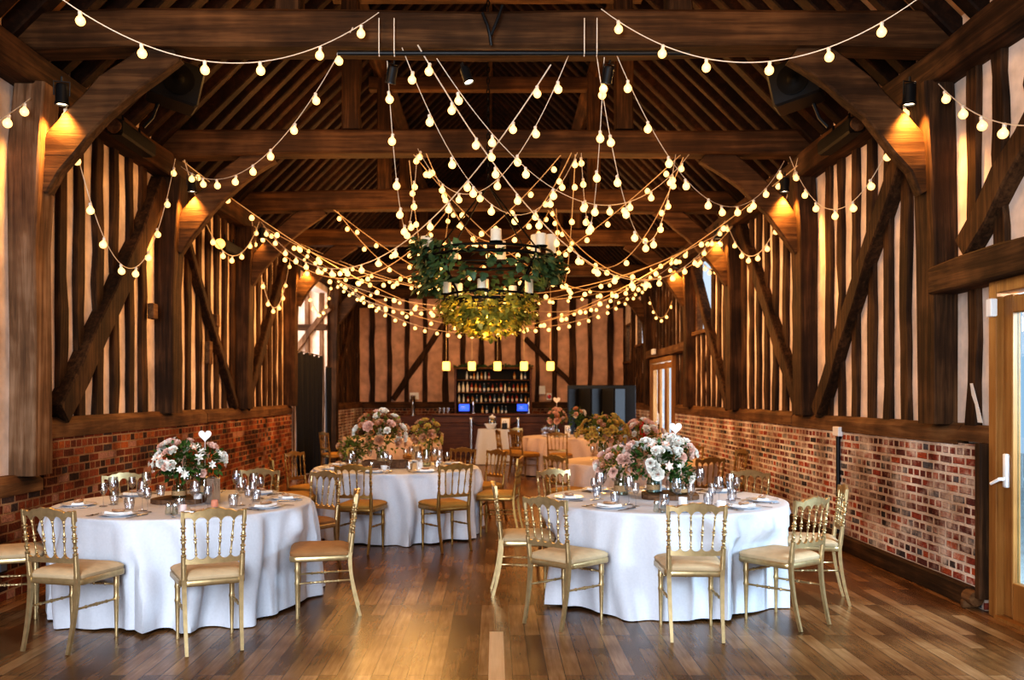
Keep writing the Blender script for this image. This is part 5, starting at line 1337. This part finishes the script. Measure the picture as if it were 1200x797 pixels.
# curtains
def curtain(label, y0, y1, z1, seed, amp):
    r = random.Random(seed); n, m_ = 90, 14; vs = []
    for i in range(n + 1):
        f = i / n; y = y0 + (y1 - y0) * f
        for j in range(m_ + 1):
            g_ = j / m_; z = 0.02 + (z1 - .02) * (1 - g_)
            w = amp * (.35 + .65 * g_) * (math.sin(f * 34 + .8 * math.sin(g_ * 2)) + .4 * math.sin(f * 71 + 1))
            vs.append((-3.80 + w + .03 * math.sin(f * 5) * g_, y, z + (.025 * math.sin(f * 34) if j == 0 else 0)))
    fs = [(i * (m_ + 1) + j, (i + 1) * (m_ + 1) + j, (i + 1) * (m_ + 1) + j + 1, i * (m_ + 1) + j + 1) for i in range(n) for j in range(m_)]
    mb = MB(); mb.add(vs, fs, None, True); t = thing('curtain', label, 'curtain'); o = mb.build('drape', M['curtain'], t)
    mb = MB(); mb.tube([(-3.8, y0 - .05, z1 + .015), (-3.8, y1 + .05, z1 + .015)], .014, 6); mb.build('curtain_wire', M['steel'], t)
    return t
curtain('tall black curtain closing the porch opening in the left wall', 16.95, 19.7, 2.42, 1, .055)
curtain('narrow black curtain at the far side of the porch opening', 20.1, 20.75, 2.2, 2, .04)
# wall fittings
t = thing('fire_extinguisher', 'red fire extinguisher hung beside the far glazed doors', 'fire extinguisher', (3.50, 21.2, .50))
MB().lathe([(0, 0), (.075, 0), (.085, .02), (.085, .38), (.06, .44), (.03, .46), (.03, .50), (0, .5)], 18).build('cylinder', M['red'], t); MB().tube([(0, 0, .48), (-.04, -.02, .52), (-.09, -.02, .50), (-.10, -.02, .25)], .012, 6).build('hose', M['black'], t)
MB().cbox((0, 0, .53), (.03, .10, .05)).build('valve', M['black'], t); MB().box((-.087, 0, .22), (.002, .09, .14)).build('white_label', M['card'], t); MB().cbox((.1, 0, .38), (.03, .08, .1)).build('hanging_bracket', M['iron'], t)
t = thing('conduit', 'black cable conduit with sockets on the right brick plinth', 'conduit', (3.60, 9.4, 0)); MB().tube([(0, 0, .14), (0, 0, 1.22)], .022, 10).build('pipe', M['black'], t); MB().cbox((-.005, 0, 1.21), (.05, .16, .10), .006).build('junction_box', M['frost'], t)
MB().cbox((-.005, -.03, .26), (.07, .16, .13), .006).build('socket_box', M['frost'], t)
t = thing('power_socket', 'dark double power socket low on the left brick plinth', 'socket', (-3.775, 6.75, .29)); MB().cbox((0, 0, 0), (.05, .30, .12), .008).build('socket_box', M['black'], t)
mb = MB()
for yy in (-.08, .08): mb.cbox((.028, yy, 0), (.008, .09, .08), .002)
mb.build('socket_face', plain('blue_grey_plastic', (.18, .24, .34), .4), t)
o = MB().box((1.36, 25.78, 1.72), (.18, .004, .24)).build('paper_notice', M['card']); tag(o, 'white paper notice on the far wall right of the bar shelves', 'notice')
o = MB().box((-2.32, 25.78, 1.55), (.26, .004, .2)).build('paper_notice', M['card']); tag(o, 'pale paper notice on the far wall left of the bar shelves', 'notice')
t = thing('fire_alarm', 'small red fire alarm on the far wall beside the black screen', 'alarm', (1.56, 25.76, 1.53)); MB().lathe([(0, .05), (.05, .045), (.06, 0), (0, 0)], 14, Rx(R(90))).build('alarm_dome', M['red'], t); MB().cbox((0, .012, 0), (.15, .02, .2), .005).build('alarm_base', M['card'], t)
o = MB().prism([(-.09, 0), (.07, 0), (.09, .3), (.03, .3)], .002, Tr(3.66, 6.78, 1.385) @ Rz(R(80)) @ Rx(R(-6))).build('paper_sheet', M['card']); tag(o, 'loose white paper sheet propped on the sill by the near door', 'paper')
t = thing('exit_light', 'white emergency light on the lintel over the far glazed doors', 'emergency light', (3.47, 19.6, 2.53)); MB().cbox((0, 0, 0), (.06, .3, .12), .01).build('light_case', M['card'], t); MB().box((-.031, 0, 0), (.001, .24, .08)).build('light_diffuser', M['frost'], t)
# ------------------------------------------------------------------ light
w = bpy.data.worlds.new('daylight'); SC.world = w; w.use_nodes = True
bg = w.node_tree.nodes['Background']; bg.inputs['Color'].default_value = (0.80, 0.90, 1.0, 1); bg.inputs['Strength'].default_value = 0.8
def area(name, loc, rot, sx, sy, power, col):
    l = bpy.data.lights.new(name, 'AREA'); l.shape = 'RECTANGLE'; l.size, l.size_y = sx, sy; l.energy = power; l.color = col
    o = bpy.data.objects.new(name, l); COL.objects.link(o); o.location = loc; o.rotation_euler = rot; return o
def point(name, loc, power, col, rad=0.08):
    l = bpy.data.lights.new(name, 'POINT'); l.energy = power; l.color = col; l.shadow_soft_size = rad
    o = bpy.data.objects.new(name, l); COL.objects.link(o); o.location = loc; return o
def spot(name, loc, target, power, col, ang=70, blend=0.6, rad=0.03):
    l = bpy.data.lights.new(name, 'SPOT'); l.energy = power; l.color = col; l.spot_size = R(ang); l.spot_blend = blend; l.shadow_soft_size = rad
    o = bpy.data.objects.new(name, l); COL.objects.link(o); o.location = loc
    o.rotation_euler = (Vector(target) - Vector(loc)).to_track_quat('-Z', 'Y').to_euler(); return o
DAY = (0.78, 0.88, 1.0); WARM = (1.0, 0.56, 0.20); GOLD = (1.0, 0.50, 0.13)
area('doorway_daylight', (-1.5, -1.3, 2.7), (R(72), 0, R(-8)), 3.6, 3.6, 520, DAY)          # the open barn doorway behind the camera
sl = area('side_door_daylight', (5.7, 3.9, 2.5), (0, 0, 0), 1.8, 1.8, 650, (0.95, 0.94, 0.96))
sl.rotation_euler = (Vector((1.0, 6.4, 0.4)) - sl.location).to_track_quat('-Z', 'Y').to_euler()
area('far_door_daylight', (4.3, 19.4, 1.4), (0, R(90), 0), 2.2, 2.2, 90, DAY)
area('porch_daylight', (-6.1, 18.8, 2.6), (0, R(-90), 0), 2.6, 3.2, 130, (0.9, 0.93, 1.0))
for i, yy in enumerate(FRAMES[2:6]):
    for sd in (-1, 1):
        xw = 3.40 if sd > 0 else -3.58
        spot('post_spot', (3.33 if sd > 0 else -3.48, yy - 0.12, 3.91), (3.50 if sd > 0 else -3.65, yy - 0.10, 2.6), 80, GOLD, 105, 0.9)
for x, y, z, p in ((-2.0, 9.6, 3.3, 26), (1.9, 9.6, 3.3, 26), (-1.9, 12.2, 3.1, 55), (1.8, 12.2, 3.1, 55), (-1.2, 14.8, 3.1, 45), (1.1, 14.8, 3.1, 45), (-2.5, 15.4, 3.0, 40), (2.4, 15.4, 3.0, 40), (-1.7, 18.6, 3.3, 50), (1.7, 18.6, 3.3, 50), (-1.6, 22.9, 3.2, 50), (1.6, 22.9, 3.2, 50)):
    point('festoon_glow', (x, y, z), p, WARM, 0.5)
for y, p in ((5.9, 26), (8.9, 30), (12.0, 30), (15.0, 30), (18.6, 30)):
    for x in (-2.0, 1.8): point('added_roof_fill', (x, y, 4.9), p, WARM, 0.2)  # added lamps hidden in the roof, only to brighten rafters and infill
point('chandelier_glow', (CHX, CHY, 2.38), 22, WARM, 0.05)

# ------------------------------------------------------------------ camera
cd = bpy.data.cameras.new('camera'); cam = bpy.data.objects.new('camera', cd); COL.objects.link(cam)
cam.location = (0, 0, CAMZ); cam.rotation_euler = (R(90), 0, 0)
cd.sensor_fit = 'HORIZONTAL'; cd.sensor_width = 36.0; cd.lens = F * 36.0 / 1200.0
cd.shift_x = (600 - VX) / 1200.0; cd.shift_y = (VY - 398.5) / 1200.0
cd.dof.use_dof = True; cd.dof.focus_distance = 6.6; cd.dof.aperture_fstop = 2.2
SC.camera = cam
SC.view_settings.view_transform = 'Standard'; SC.view_settings.look = 'High Contrast'
SC.view_settings.exposure = 0.3
cy = SC.cycles
cy.max_bounces = 6; cy.diffuse_bounces = 3; cy.glossy_bounces = 3; cy.transmission_bounces = 4; cy.transparent_max_bounces = 24
cy.sample_clamp_indirect = 6.0; cy.caustics_reflective = False; cy.caustics_refractive = False
cy.use_denoising = True
